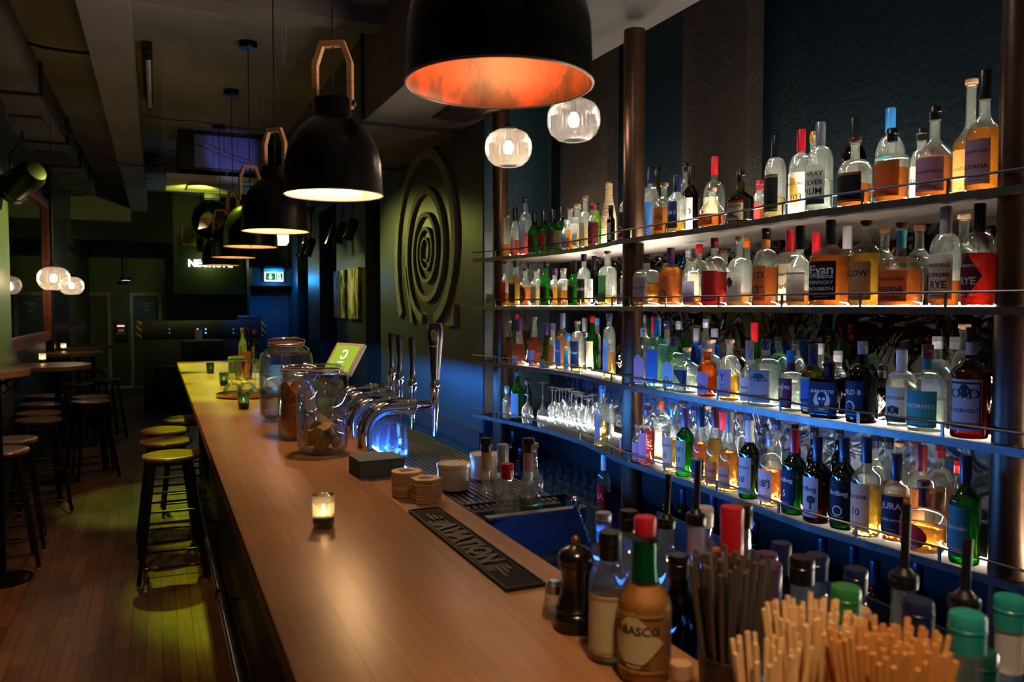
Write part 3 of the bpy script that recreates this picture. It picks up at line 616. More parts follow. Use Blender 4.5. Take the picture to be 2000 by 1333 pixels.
# ---------------------------------------------------------------- copper tray with coupes, straw tumbler and bottles
p = on_z(482, 778, ZB); TR = (p.x+.02, p.y+.1)
t = thing('copper_tray', 'round copper serving tray with the coupe glasses', 'tray', (TR[0], TR[1], ZB))
mk('tray_dish', lathe([(0, .002), (.17, .002), (.185, .006), (.19, .022), (.186, .022), (.18, .01), (0, .007)], 48), M_copper, t)
M_coupe = GL('coupe_glass', 'f8faf8', 'ccd4d4', .02, .02, 1.5)
def coupe(lab, x, y, flip, z=ZB+.008, k=1):
    pr = [(0, 0), (.036, 0), (.034, .003), (.006, .006), (.0035, .015), (.0035, .085), (.008, .092), (.03, .1), (.044, .12), (.046, .145), (.045, .145), (.042, .121), (.028, .104), (0, .097)]
    pr = [(r*(k*.5+.5), z_*k) for r, z_ in pr]
    if flip: pr = [(r, .145*k-z_) for r, z_ in pr][::-1]
    t = tag(mk('coupe_glass', lathe(pr, 26), M_coupe, loc=(x, y, z)), lab, 'glass', 'coupe glasses on the copper tray'); return t
for i, (dx, dy, fl) in enumerate(((-.09, -.05, 0), (-.04, -.11, 0), (.03, -.09, 1), (.1, -.06, 1), (-.085, .07, 1), (.0, .09, 1), (.085, .06, 0))):
    coupe('upturned coupe glass resting on its rim in the cluster on the copper tray' if fl else 'upright coupe glass in the cluster on the copper tray', TR[0]+dx, TR[1]+dy, fl, k=1.45 if dy > 0 else 1)
p = on_z(486, 742, ZB); t = thing('straw_tumbler', 'copper tumbler holding short copper straws behind the coupes', 'tumbler', (p.x, p.y+.12, ZB))
mk('cup', lathe([(0, .001), (.036, .001), (.042, .125), (.039, .125), (.034, .006), (0, .006)], 28), M_copper, t)
M_orst = P('copper_straw', 'c9803f', .35, .5)
s0 = None
for i in range(16):
    a = 2.4*i; rr = .026*math.sqrt((i+.5)/16)
    g = tube([(rr*math.cos(a)*.6, rr*math.sin(a)*.6, .008), (rr*1.25*math.cos(a), rr*1.25*math.sin(a), .2+.012*rnd.random())], .0028, 7)
    tag(mk('drinking_straw', g, M_orst, loc=(p.x, p.y+.12, ZB)), 'short copper-coloured straw in the copper tumbler behind the coupes', 'straw', 'copper straws in the tumbler')
p = on_z(457, 734, ZB)
t = thing('napkin_holder', 'small dark slate box of napkins behind the coupe glasses', 'napkin holder', (p.x+.04, p.y+.25, ZB)); mk('box', [box(-.06, .06, -.05, .05, 0, .13, .004)], M_nap, t); mk('napkins', [box(-.045, .045, -.035+.01*i, -.031+.01*i, .131, .139) for i in range(7)], M_nap, t)
# ---------------------------------------------------------------- card terminal on the far service ledge
p = on_z(700, 760, ZB)
sx = on_x(672, 702, 1.02)
t = thing('point_of_sale_screen', 'tilted till screen showing a pale logo beyond the taps', 'till', (1.02, sx.y, ZB-.045))
hz = sx.z-(ZB-.045)
w_ = thing('rear_worktop', 'dark worktop behind the far half of the counter carrying the till', 'worktop', (.93, 6.2, ZB-.075)); mk('slab', box(-.165, .25, -2.0, 2.1, 0, .03, .003), M_black, w_)
Msc = Matrix.Translation((0, 0, hz)) @ Matrix.Rotation(R(-70), 4, 'Z') @ Matrix.Rotation(R(58), 4, 'X')
mk('screen', xf(box(-.15, .15, -.105, .105, -.012, .012, .006), Msc), P('white_tablet', 'c7c9b8', .35), t)
mk('display', xf(box(-.125, .125, -.085, .085, .0122, .0132), Msc), EM('display', 'a9bd3c', .9), t)  # lime of the stage spots put into the screen's own glow
arc = [(.028*math.cos(a), .025+.028*math.sin(a), .0142) for a in [R(-150+300*k/14) for k in range(15)]]
mk('logo', [xf(tube(arc, .0045, 6), Msc), xf(box(-.03, .03, -.03, -.024, .0136, .015), Msc), xf(box(-.006, .006, -.052, -.046, .0136, .015), Msc)], EM('logo_white', 'f5fff0', 1.4), t)
mk('stand', [tube([(0, 0, hz-.02), (.02, .03, .03)], .02, 10), box(-.08, .1, -.08, .1, 0, .015, .004)], M_black, t)
# ================================================================ stools and high tables
M_seat = P('worn_oak_seat', '7a5236', .35, noise=.3, nscale=5, stretch=(1, 7, 1), bump=.1, bscale=30, coat=.2)
M_iron = P('black_iron', '0b0b0c', .4, .6)
M_foot = P('pale_glide', 'a08a78', .4, .3)
def make_stool(lab, loc, rz):
    t = thing('bar_stool', lab, 'stool', loc, rz, 'black steel stools with round wooden seats')
    mk('seat', lathe([(0, -.034), (.15, -.034), (.163, -.026), (.168, -.014), (.163, -.004), (.15, 0), (.138, 0), (.136, -.002), (.134, 0), (0, 0)], 40, 2, (0, 0, .75)), M_seat, t)
    c = [(sx, sy) for sx, sy in ((-1, -1), (1, -1), (1, 1), (-1, 1))]
    at = lambda k, z: (c[k][0]*(.1+.085*(.716-z)/.716), c[k][1]*(.1+.085*(.716-z)/.716), z)
    for k in range(4):
        l = mk('leg', bar(at(k, .012), at(k, .717), .024, .026), M_iron, t)
        mk('foot_glide', cyl(.015, 0, .014, 12, at(k, 0)[:2]+(0,)), M_foot, l)
    for k in range(4):
        for z in ((.07, .3) if k % 2 else (.1, .36)): mk('rung', tube([at(k, z), at((k+1) % 4, z)], .0075, 8), M_iron, t)
    mk('under_seat_ring', [bar(at(k, .705), at((k+1) % 4, .705), .016, .022) for k in range(4)], M_iron, t)
    return t
proto = None
def stool(u, v, lab, rz=0, x=None):
    global proto
    p = on_z(u, v, .75)
    if proto is None: proto = make_stool(lab, (p.x, p.y, 0), rz); return
    dup(proto, (p.x, p.y, 0), rz, lab)
stool(335, 886, 'round wooden-seated stool nearest the camera along the bar front', -.05)
stool(325, 859, 'round wooden-seated stool directly behind the nearest bar-front stool', .03)
stool(322, 838, 'round wooden-seated stool third along the bar front', -.04)
stool(363, 816, 'round wooden-seated stool fourth along the bar front, half behind the counter edge', .02)
stool(20, 857, 'round stool cut by the picture edge, under the first wall table', .1)
stool(-2, 878, 'round stool mostly out of frame, closest to the camera by the left wall', .2)
stool(75, 818, 'round stool by the wall, nearest of the four at the second table', .3)
stool(75, 805, 'round stool by the wall just behind the nearest one at the second table', -.1)
stool(78, 788, 'round stool by the wall, third back at the second table', .15)
stool(88, 772, 'round stool by the wall, fourth back, half hidden by its neighbours', .0)
stool(176, 782, 'round stool on the aisle side of the second table, nearer of the close pair', .4)
stool(174, 773.5, 'round stool on the aisle side of the second table, farther of the close pair', .2)
stool(150, 748, 'round stool on the wall side of the third table', .1)
stool(206, 740, 'round stool standing farthest into the aisle by the third table', .35)
stool(186, 721, 'small dark round stool at the farthest table by the door', .1)
stool(324, 714, 'dark stool standing in front of the dj booth', .2)
M_top = planks('oak_table_top', '8d6446', '7a5438', '3e2818', (1.4, .11, .001), 'X', .38, .08, .5, .25)
def high_table(lab, uend, yc, z, depth_, xw, cast=False, leg=True):
    p = on_z(uend, 700, z); p = Vector((ray(uend, 640).x/ray(uend, 640).y*yc, yc, z)); t = thing('high_table', lab, 'table', (xw, p.y, 0), group='oak high tables on the left wall')
    L = p.x-xw; r = depth_/2
    poly = [(0, -r), (L-r*.75, -r)]+[(L-r*.75+r*.75*math.sin(a), -r*math.cos(a)) for a in [PI*i/14 for i in range(1, 14)]]+[(L-r*.75, r), (0, r)]
    mk('table_top', prism(poly, z-.035, z), M_top, t)
    if leg:
        mk('post', cyl(.03, .02, z-.035, 14, (L*.55, 0, 0)), M_iron, t); mk('base', [lathe([(0, 0), (.17, 0), (.17, .012), (.05, .03), (0, .03)], 20, 2, (L*.55, 0, 0))], M_iron, t)
        mk('top_plate', [box(L*.55-.12, L*.55+.12, -.1, .1, z-.043, z-.035)], M_iron, t)
    if cast:
        for y in (-r*.6, r*.6): mk('scroll_bracket', [tube([(.02, y, z-.3), (.1, y, z-.16), (.3, y, z-.06), (L*.8, y, z-.05)], .01, 8)]+[tube([(.1+.09*k+.035*math.cos(a), y, z-.09+.035*math.sin(a)) for a in [2*PI*i/12 for i in range(12)]], .006, 6, True) for k in range(3)], M_iron, t)
    return t
high_table('oak wall table with scrolled iron bracket, nearest on the left wall', 57, 5.55, 1.27, .6, -1.1, True)
high_table('oak high table with a tealight, second along the left wall', 177, 8.5, ZB, .74, -1.19)
high_table('oak high table with a tealight, third along the left wall under the mirror edge', 202, 10.7, ZB, .7, -1.12 if False else -1.19)
high_table('dark oak high table without a candle, farthest along the left wall', 222, 12.3, ZB, .7, -1.12)
candle('clear square-looking tealight glass on the second wall table', 83, 709, ZB, 1.05, 'e6e6e0', 1.2, 'a8b0a8', 'tealights on the wall tables')
candle('clear tealight glass on the third wall table under the mirror', 124, 685, ZB, 1.05, 'e6e6e0', 1.2, 'a8b0a8', 'tealights on the wall tables')

# ================================================================ pendant lamps over the bar
M_shade = P('black_metal_shade', '14120f', .3, .7, noise=.25, nscale=4, bump=.03, bscale=15)
M_hand = P('pendant_wood', 'b07a4e', .55, noise=.22, nscale=9, stretch=(1, 1, 9))
def rust(name, a, b, c, rough, metal, sc=5):
    m, t, out, N = nt(name); L = t.links.new
    tc = N('ShaderNodeTexCoord'); mp = N('ShaderNodeMapping'); mp.inputs['Scale'].default_value = (1, 1, .5); L(tc.outputs['Object'], mp.inputs[0]); n = N('ShaderNodeTexNoise', Scale=float(sc)*2.2, Detail=8.0, Roughness=.65); L(mp.outputs[0], n.inputs['Vector'])
    cr = N('ShaderNodeValToRGB'); e = cr.color_ramp.elements; e[0].position = .38; e[0].color = srgb(a); e[1].position = .66; e[1].color = srgb(c); x = e.new(.52); x.color = srgb(b); L(n.outputs['Fac'], cr.inputs[0])
    p = N('ShaderNodeBsdfPrincipled', Roughness=rough, Metallic=metal); L(cr.outputs[0], p.inputs['Base Color']); L(p.outputs[0], out.inputs[0]); return m
M_lin1 = rust('flamed_copper_lining', '2e1c12', '6e3a1c', 'dc4a14', .5, .1, 3); M_lin2 = rust('brushed_gold_lining', 'b79a78', 'cdb493', 'a07a50', .5, .3, 9)
RIM = 2.08
def pendant(lab, x, y, rz, lining, first=False, power=9, rim=None):
    rim = rim or RIM
    t = thing('pendant_lamp', lab, 'lamp', (x, y, rim), rz, 'black dome pendants over the bar')
    out = [(.19, 0), (.1885, .012), (.187, .06), (.184, .12), (.172, .175), (.15, .225), (.12, .262), (.092, .286), (.074, .296), (.072, .302), (.072, .366), (.066, .372), (0, .372)]
    mk('shade', lathe(out, 64), M_shade, t)
    inn = [(.1885, .0005), (.1845, .012), (.183, .06), (.18, .12), (.168, .172), (.147, .22), (.117, .256), (.07, .285), (0, .287)]
    mk('inner_lining', lathe(inn, 56), lining, t)
    mk('rolled_rim', tube([(.189*math.cos(2*PI*i/64), .189*math.sin(2*PI*i/64), .0) for i in range(64)], .0028, 6, True), P('worn_rim', '6a5a4c', .35, .7), t)
    h = .615; pl = [(.078, .335), (.078, .52), (.052, .592), (.0, h), (-.052, .592), (-.078, .52), (-.078, .335)]
    pl = [(.08, .33), (.08, .505), (.048, .59), (-.048, .59), (-.08, .505), (-.08, .33)]
    pi = [(.06, .33), (.06, .498), (.036, .568), (-.036, .568), (-.06, .498), (-.06, .33)]
    V, Fc = [], []
    for (a, b), (c, d_) in zip(pl, pi): V += [(a, -.014, b), (c, -.014, d_), (c, .014, d_), (a, .014, b)]
    for i in range(len(pl)-1):
        for k in range(4): Fc.append((i*4+k, i*4+(k+1) % 4, i*4+4+(k+1) % 4, i*4+4+k))
    Fc += [(0, 1, 2, 3), tuple(len(V)-4+k for k in (3, 2, 1, 0))]
    mk('wooden_handle', (V, Fc), M_hand, t)
    for s in (-1, 1): mk('bolt', xf(lathe([(0, 0), (.013, 0), (.013, .008), (.008, .012), (0, .012)], 12), Matrix.Translation((s*.0795, 0, .35)) @ Matrix.Rotation(s*PI/2, 4, 'Y')), M_darksteel, t)
    mk('cable', tube([(0, 0, .37), (0, 0, 3.53-rim)], .0035, 6), M_black, t)
    mk('ceiling_canopy', lathe([(0, 3.505-rim), (.06, 3.505-rim), (.066, 3.52-rim), (.066, 3.55-rim), (0, 3.55-rim)], 24), M_shade, t)
    mk('hanging_wire', tube([(.04, .0, 3.51-rim), (.05, .02, 3.2-rim), (.07, .0, 3.02-rim), (.095, -.02, 3.06-rim), (.11, -.0, 3.54-rim)], .0025, 5), P('grey_wire', '6e6a66', .5), t)
    b = mk('bulb', lathe([(0, .13), (.02, .135), (.03, .16), (.026, .185), (.014, .205), (.014, .23), (0, .23)], 18), EM('warm_bulb', (1, .62, .32), 9), t)
    mk('lamp_holder', cyl(.02, .225, .287, 14), M_black, t)
    point('lamp_light', (0, 0, .1), (1, .54, .24), power, .03, t)
    return t
pendant('black dome pendant with flamed copper inside, nearest the camera', .642, 1.5, 1.1, M_lin1, power=4, rim=2.096)
for y, rz, lab, pw in ((3.13, -.55, 'black dome pendant with pale inside and full wooden handle, second along the bar', 24), (4.78, -.8, 'black dome pendant third along the bar', 18), (6.1, .3, 'black dome pendant fourth along the bar', 5), (7.5, -1.0, 'black dome pendant fifth along the bar', 4), (9.0, -.3, 'black dome pendant farthest away, in front of the lit letters', 3)):
    pendant(lab, .64, y, rz, M_lin2, power=pw)

# ribbed glass globes
M_rib = GL('ribbed_globe_glass', 'f6f3ee', '6a6056', .11, .05, 1.5)
def ripple(pr, ribs):
    V, Fc = lathe(pr, ribs*4); out = []
    for i, v in enumerate(V):
        k = 1+.035*math.cos(2*PI*(i % 4)/4); out.append((v[0]*k, v[1]*k, v[2]))
    return out, Fc
def globe(lab, u, v, dia, x, warm=(1, .72, .48), es=90, pw=2.2):
    p = on_x(u, v, x); t = thing('globe_pendant', lab, 'lamp', tuple(p), group='ribbed glass globe pendants'); r = dia/2
    mk('globe', ripple([(r*.36, -r*.76), (r*.42, -r*.78), (r*.62, -r*.72), (r*.86, -r*.5), (r*.98, -r*.2), (r, .05*r), (r*.96, r*.35), (r*.82, r*.6), (r*.55, r*.76), (r*.3, r*.82)], 34), M_rib, t, sharp=60)
    mk('cap', lathe([(0, r*.8), (r*.32, r*.8), (r*.36, r*.86), (r*.1, r*1.08), (.006, r*1.15), (0, r*1.15)], 24), P('bronze_cap', '2a201a', .4, .6), t)
    mk('cable', tube([(0, 0, r*1.1), (0, 0, (3.55 if x > 0 else 3.3)-p.z)], .003, 6), M_black, t)
    mk('bulb', lathe([(0, -r*.25), (r*.16, -r*.2), (r*.22, 0), (r*.2, r*.12), (r*.1, r*.3), (0, r*.32)], 20), EM('globe_bulb', warm, es), t)
    mk('lamp_holder', cyl(r*.11, r*.3, r*.82, 14), M_darksteel, t)
    point('globe_light', (0, 0, -.02), warm, pw, .04, t)
globe('ribbed glass globe lamp in front of the far post of the bar shelves', 993, 290, .25, 1.78)
globe('ribbed glass globe lamp partly behind the nearest black pendant', 1120.5, 236, .25, 1.86, (1, .8, .66), 50, 1.0)
globe('ribbed glass globe lamp over the second wall table, nearer one', 105, 545, .25, -.8, pw=2)
globe('ribbed glass globe lamp over the third wall table, half behind the other', 140, 559, .25, -.87, pw=2)
p = on_x(549, 468, 1.3); t = thing('cylinder_pendant', 'small white lit cylinder lamp seen below the third black pendant', 'lamp', tuple(p))
mk('diffuser', lathe([(0, -.07), (.06, -.065), (.085, -.03), (.085, .07), (0, .07)], 24), EM('white_diffuser', (1, .85, .7), 1.6), t); mk('cable', tube([(0, 0, .07), (0, 0, 3.0-p.z)], .004, 6), M_black, t)

# ================================================================ track spots and stage can
def track_spot(lab, u, v, x, rx=.35, rz=0, sc=1):
    p = on_x(u, v, x); t = thing('track_spot', lab, 'spotlight', tuple(p), group='small black track spots')
    m = Matrix.Rotation(rz, 4, 'Z') @ Matrix.Rotation(rx, 4, 'Y')
    mk('housing', xf(lathe([(0, .12), (.03, .115), (.05, .09), (.055, .06), (.055, -.1), (.062, -.105), (.062, -.12), (.05, -.12), (.048, -.1), (0, -.1)], 24), m), P('gloss_black', '0b0b0c', .15, .2, coat=.6), t)
    mk('yoke', tube([(0, 0, .1), (.02, 0, .2), (.02, 0, min(3.5-p.z, .5))], .008, 8), M_black, t)
    mk('clamp', box(-.02, .06, -.03, .03, .42, .5, .004), M_black, t)
    if p.y > 14: mk('drop_rod', tube([(.02, 0, .45), (.02, 0, 3.55-p.z)], .01, 8), M_black, t)
    return t
for u, v, lab in ((649, 461, 'black track spot, first of three over the brown niche'), (666, 454, 'black track spot, middle of three over the brown niche'), (686, 447, 'black track spot, nearest of three over the brown niche')):
    track_spot(lab, u, v, 1.9)
for u, v, lab in ((592, 487, 'black track spot, farther of the pair over the teal pillar'), (605, 482, 'black track spot, nearer of the pair over the teal pillar')):
    track_spot(lab, u, v, 1.8)
track_spot('black track spot shining down on the lit letters', 391, 478, on_y(391, 478, 14.6).x, .0)
t = thing('track_rail', 'black lighting rail over the far right wall', 'light rail', (1.9, 10.0, 2.92)); mk('rail', box(-.02, .02, -2.2, 2.6, -.02, .02), M_black, t)
p = on_x(46, 352, -.93); t = thing('stage_light', 'big black stage light can hanging at the left wall over the mirror', 'spotlight', tuple(p))
m = Matrix.Rotation(1.15, 4, Vector((.7, .7, 0)).normalized())
mk('can', xf(lathe([(0, .17), (.08, .16), (.11, .1), (.115, -.12), (.125, -.13), (.125, -.17), (.105, -.17), (.1, -.12), (0, -.11)], 28), m), P('satin_black', '151313', .35, .3), t)
mk('yoke', [tube([(-.1, .1, 0), (-.1, .1, .2), (0, 0, .3), (0, 0, .38)], .011, 8)], M_black, t)
p = on_y(415, 430, 10.8); t = thing('mirror_ball_rig', 'dark mirrored ball with a bracket hanging from the ceiling at the far end', 'mirror ball', tuple(p))
bm = bmesh.new(); bmesh.ops.create_icosphere(bm, subdivisions=2, radius=.26); g = ([v.co.copy() for v in bm.verts], [[v.index for v in f.verts] for f in bm.faces]); bm.free()
mk('ball', g, P('dark_mirror_facets', '6d6f60', .12, 1), t, sharp=5); mk('motor', [box(-.1, .1, -.08, .08, .26, .42, .01), cyl(.02, .4, 3.54-p.z, 10)], M_black, t)
p = on_y(368, 457, 14.85); t = thing('gilt_picture', 'small picture in a gilt frame high on the dark bulkhead', 'picture', (p.x, 14.88, p.z)); mk('picture_frame', [box(-.12, .12, -.02, .02, -.2, .2, .01)], P('dull_gilt', '6a5230', .4, .5, noise=.4, nscale=20), t); mk('image', box(-.085, .085, -.024, -.02, -.165, .165), P('dark_print', '2c2416', .5, noise=.5, nscale=25), t)

# ================================================================ dj booth and things round it
a = on_y(272, 660, 13.6); b = on_y(515, 660, 13.6); zt = on_y(300, 627, 13.6).z
t = thing('dj_booth', 'black dj booth with fascia and hazard-striped corners at the end of the room', 'booth', ((a.x+b.x)/2, 13.9, 0))
hw = (b.x-a.x)/2
mk('body', [box(-hw+.05, hw-.05, -.2, .25, 0, zt-.24, .006)], P('booth_black', '0c0d10', .5), t)
f = mk('fascia', box(-hw, hw, -.3, -.26, zt-.26, zt, .004), P('booth_fascia', '1a1a22', .4), t)
mk('booth_top', box(-hw, hw, -.26, .27, zt-.26, zt-.18, .004), M_black, t)
def hazard(name):
    m, tt, out, N = nt(name); L = tt.links.new; tc = N('ShaderNodeTexCoord'); mp = N('ShaderNodeMapping'); mp.inputs['Rotation'].default_value = (0, R(45), 0); L(tc.outputs['Object'], mp.inputs[0])
    w_ = N('ShaderNodeTexWave', _wave_type='BANDS', _bands_direction='X', Scale=4.2); L(mp.outputs[0], w_.inputs['Vector']); cr = N('ShaderNodeValToRGB'); cr.color_ramp.interpolation = 'CONSTANT'; e = cr.color_ramp.elements; e[0].color = srgb('0a0a0a'); e[1].position = .5; e[1].color = srgb('c98a1c'); L(w_.outputs['Fac'], cr.inputs[0])
    p_ = N('ShaderNodeBsdfPrincipled', Roughness=.5); L(cr.outputs[0], p_.inputs['Base Color']); L(p_.outputs[0], out.inputs[0]); return m
M_haz = hazard('hazard_stripe')
for s in (-1, 1): mk('hazard_corner', box(s*hw-.04, s*hw+.04, -.31, -.24, zt-.26, zt-.0, .002), M_haz, t)
for u in (275, 331, 386, 402, 456):
    q = on_y(u, 647, 13.59); lit = u in (386, 402)
    for dz in (.03, -.03): mk('indicator', xf(cyl(.012, 0, .006, 10), Matrix.Translation((q.x-t.location.x, -.301, q.z+dz)) @ Matrix.Rotation(PI/2, 4, 'X')), EM('indicator_blue', (.15, .4, 1), 2.2 if lit else .35), t)
q = on_y(395, 683, 13.4); t = thing('speaker_cabinet', 'dark speaker cabinet with lighter top edge against the dj booth', 'speaker', (q.x, 13.35, 0))
tp = on_y(395, 667, 13.35).z; sw = (on_y(434, 680, 13.35).x-on_y(360, 680, 13.35).x)/2
mk('cabinet', box(-sw, sw, -.03, .33, 0, tp, .008), P('speaker_carpet', '20202c', .8, noise=.3, nscale=8), t); mk('top_edge', box(-sw-.02, sw+.02, -.05, .33, tp, tp+.02), P('pale_edge', '8d8772', .5), t)
cone = xf(lathe([(.0, .03), (.06, .02), (.2, -.0), (.24, -.0), (.24, .02), (0, .04)], 28), Matrix.Translation((0, -.035, tp-.36)) @ Matrix.Rotation(PI/2, 4, 'X')); mk('speaker_cone', cone, M_blackmat, t)
t2 = tag(mk('paper_cup', lathe([(0, 0), (.05, 0), (.06, .16), (.055, .16), (.046, .008), (0, .008)], 16, 4), P('pale_plastic', 'a59e9c', .6), loc=(q.x-.05, 13.45, tp+.021)), 'pale square cup on the speaker cabinet', 'cup')
q = on_y(485, 625, 13.75); t = thing('dj_mixer', 'black dj equipment case with blue-lit lid on the booth', 'mixer', (q.x, 13.8, zt-.18))
mk('case', [prism([(-.2, -.18), (.2, -.18), (.16, .2), (-.16, .2)], 0, .22)], M_black, t); mk('lid', [box(-.17, .19, -.16, .16, .22, .25, .01)], P('lid_blue_grey', '2a3c4c', .3), t)
q = on_y(314, 640, 13.7)
t = thing('microphone_stand', 'thin angled microphone boom on the dj booth by the second door', 'microphone', (q.x, 13.75, zt-.18)); mk('boom', tube([(0, 0, 0), (-.08, 0, .45)], .008, 8), M_black, t); mk('foot', cyl(.06, 0, .015, 16), M_black, t)
q = on_y(298, 625, 13.7); t = tag(mk('headphones', [tube([(.09*math.cos(a_), 0, .09*math.sin(a_)) for a_ in [PI*i/12 for i in range(13)]], .014, 8), cyl(.04, -.02, .03, 12, (.09, 0, 0)), cyl(.04, -.02, .03, 12, (-.09, 0, 0))], P('ochre_band', 'b98a2a', .5), loc=(q.x, 13.7, zt-.16)), 'ochre headphones lying on top of the dj booth', 'headphones')
# vending box on the back wall between the doors
q = on_y(237, 648, 17.75); t = thing('wall_dispenser', 'black wall-mounted dispenser with lit display between the two doors', 'dispenser', (q.x, 17.72, q.z))
mk('case', box(-.11, .11, -.08, .08, -.2, .2, .02), M_black, t); mk('display', box(-.07, .06, -.084, -.08, .1, .13), EM('dispenser_display', 'ff9ac8', 1.6), t); mk('tray_lip', box(-.1, .1, -.12, -.08, -.05, -.03), P('brass_lip', '9c6a3c', .4, .4), t); mk('coin_plate', box(-.05, .05, -.084, -.08, .0, .05), M_steel, t)
q = on_y(246, 548, 17.2); t = thing('ceiling_downlight', 'flush lit downlight over the back wall dispenser', 'light', (q.x, 17.2, q.z)); mk('trim_ring', cyl(.1, 0, .06, 20), M_black, t); mk('lens', cyl(.075, -.004, 0, 20), EM('downlight_lens', 'b8e6e0', 1.5), t); mk('stem', cyl(.02, .06, 3.55-q.z, 8), M_black, t)
# ================================================================ back bar: posts, four curved shelves, light strips
XF = [(-1.2, 2.15), (1.2, 2.15), (1.5, 2.135), (1.79, 2.10), (2.1, 2.065), (2.45, 2.085), (2.79, 2.10), (3.12, 2.10), (3.41, 2.105), (3.6, 2.14), (3.87, 2.185), (4.15, 2.195), (4.4, 2.185), (4.7, 2.14), (5.0, 2.08), (5.22, 2.03)]
def xfront(y):
    for (a, p), (b, q) in zip(XF, XF[1:]):
        if y <= b: t = max(0, (y-a)/(b-a)); t = t*t*(3-2*t) if False else t; return p+(q-p)*t
    return XF[-1][1]
SH = [1.975, 1.645, 1.258, .884]
SNAME = ['top shelf', 'second shelf', 'third shelf', 'fourth shelf']
YS = [-1.2+.1*i for i in range(64)]+[5.22]
M_edge = P('aged_steel_edge', '6f6a62', .36, .85, noise=.25, nscale=14)
M_board = P('smoked_shelf_board', '1c140e', .5)
M_strip = EM('led_strip_light', (1, .85, .67), 260)
PY = ((1.462, 2.20, 'near'), (3.38, 2.17, 'middle'), (4.98, 2.14, 'far'))
t = None
for k, (y, x, nm) in enumerate(PY):
    p = thing('steel_post', {'near': 'wide steel post at the picture edge holding the bar shelves', 'middle': 'brown steel post between the two bays of bar shelves', 'far': 'brown steel post at the far end of the bar shelves'}[nm], 'post', (x, y, 0), group='posts of the bar shelves')
    mk('pipe', cyl(.053, .012, 3.0, 32), M_bronze, p); mk('base_plate', cyl(.085, 0, .012, 24), M_darksteel, p)
def ribbon(off0, off1, z0, z1, ys=YS):
    V, Fc = [], []
    for i, y in enumerate(ys):
        f = xfront(y)
        a, b = (f+off0 if off0 < 1 else off0), (f+off1 if off1 < 1 else off1)
        V += [(a, y, z0), (b, y, z0), (b, y, z1), (a, y, z1)]
        if i:
            o = i*4
            for k in range(4): Fc.append((o-4+k, o-4+(k+1) % 4, o+(k+1) % 4, o+k))
    Fc += [(0, 1, 2, 3), tuple(len(V)-4+k for k in (3, 2, 1, 0))]
    return V, Fc
for i, z in enumerate(SH):
    s = thing('bar_shelf', 'curved steel-edged bottle shelf, '+['topmost of four', 'second from the top', 'third from the top', 'lowest, holding the upturned wine glasses'][i], 'shelf', (0, 0, z), group='curved back bar shelves')
    mk('board', ribbon(.004, 2.655, -.018, 0), M_board, s)
    mk('front_edge', ribbon(-.004, .004, -.021, .003), M_edge, s)
    r = mk('gallery_rail', tube([(xfront(y)-.0, y, .045) for y in YS], .0042, 6), M_edge, s)
    for y in (5.2, 4.95, 4.45, 3.95, 3.5, 3.3, 3.0, 2.62, 2.24, 1.9, 1.62, 1.35): mk('rail_post', box(xfront(y)-.003, xfront(y)+.003, y-.004, y+.004, .0, .045), M_edge, r)
    for a, b in ((.2, 1.36), (1.56, 3.28), (3.48, 4.92)):
        ys = [a+(b-a)*j/24 for j in range(25)]
        mk('led_strip', ribbon(*((.30, .31) if i == 3 and a > 3.4 else (.137, .147)), .0003, .0045, ys), M_strip, s)
        if i == 0 or (i == 1 and a > 3.4): mk('led_strip', ribbon(2.605, 2.612, .0003, .009, ys), M_strip, s)
# smoked mirror behind the lower shelves and foil behind the lowest one
def wavy(name, col, rough, sc, st_, dist):
    m, tt, out, N = nt(name); L = tt.links.new
    g = N('ShaderNodeNewGeometry'); n = N('ShaderNodeTexNoise', Scale=sc, Detail=2.0, Distortion=1.2); L(g.outputs['Position'], n.inputs['Vector'])
    bp = N('ShaderNodeBump', Strength=st_, Distance=dist); L(n.outputs['Fac'], bp.inputs['Height'])
    p_ = N('ShaderNodeBsdfPrincipled', Roughness=rough, Metallic=1.0); p_.inputs['Base Color'].default_value = srgb(col); L(bp.outputs[0], p_.inputs['Normal']); L(p_.outputs[0], out.inputs[0]); return m
M_mir = wavy('smoked_mirror', '57504c', .05, 4.5, .25, .05); M_foil = wavy('crumpled_foil', '2e3844', .3, 9, .5, .05)
st('trim_mirror_panel', [box(2.64, 2.66, -1.0, 5.24, .89, 1.24), box(2.64, 2.66, -1.0, 5.24, 1.262, 1.625), box(2.64, 2.66, -1.0, 5.24, 1.65, 1.955)], M_mir)
for o in [o for o in bpy.data.objects if o.name == 'trim_mirror_panel']: o.data.materials.append(M_foil)
me = bpy.data.objects['trim_mirror_panel'].data
for pg in me.polygons:
    if pg.center.z < 1.25: pg.material_index = 1
st('trim_shade_panel', box(2.642, 2.658, -1.0, 5.23, .485, .885), M_blackmat)  # added sheet, its black stands for the shade under the lowest shelf
st('trim_return_wall', box(2.125, 2.64, 5.235, 5.25, 0, 3.2), M_teal)
t = thing('back_counter', 'low dark steel back counter under the bar shelves', 'counter', (0, 0, 0))
mk('worktop', box(2.1, 2.64, -1.2, 5.22, .45, .48, .004), M_darksteel, t); mk('cabinet_front', box(2.14, 2.6, -1.2, 5.2, 0, .45), M_black, t)
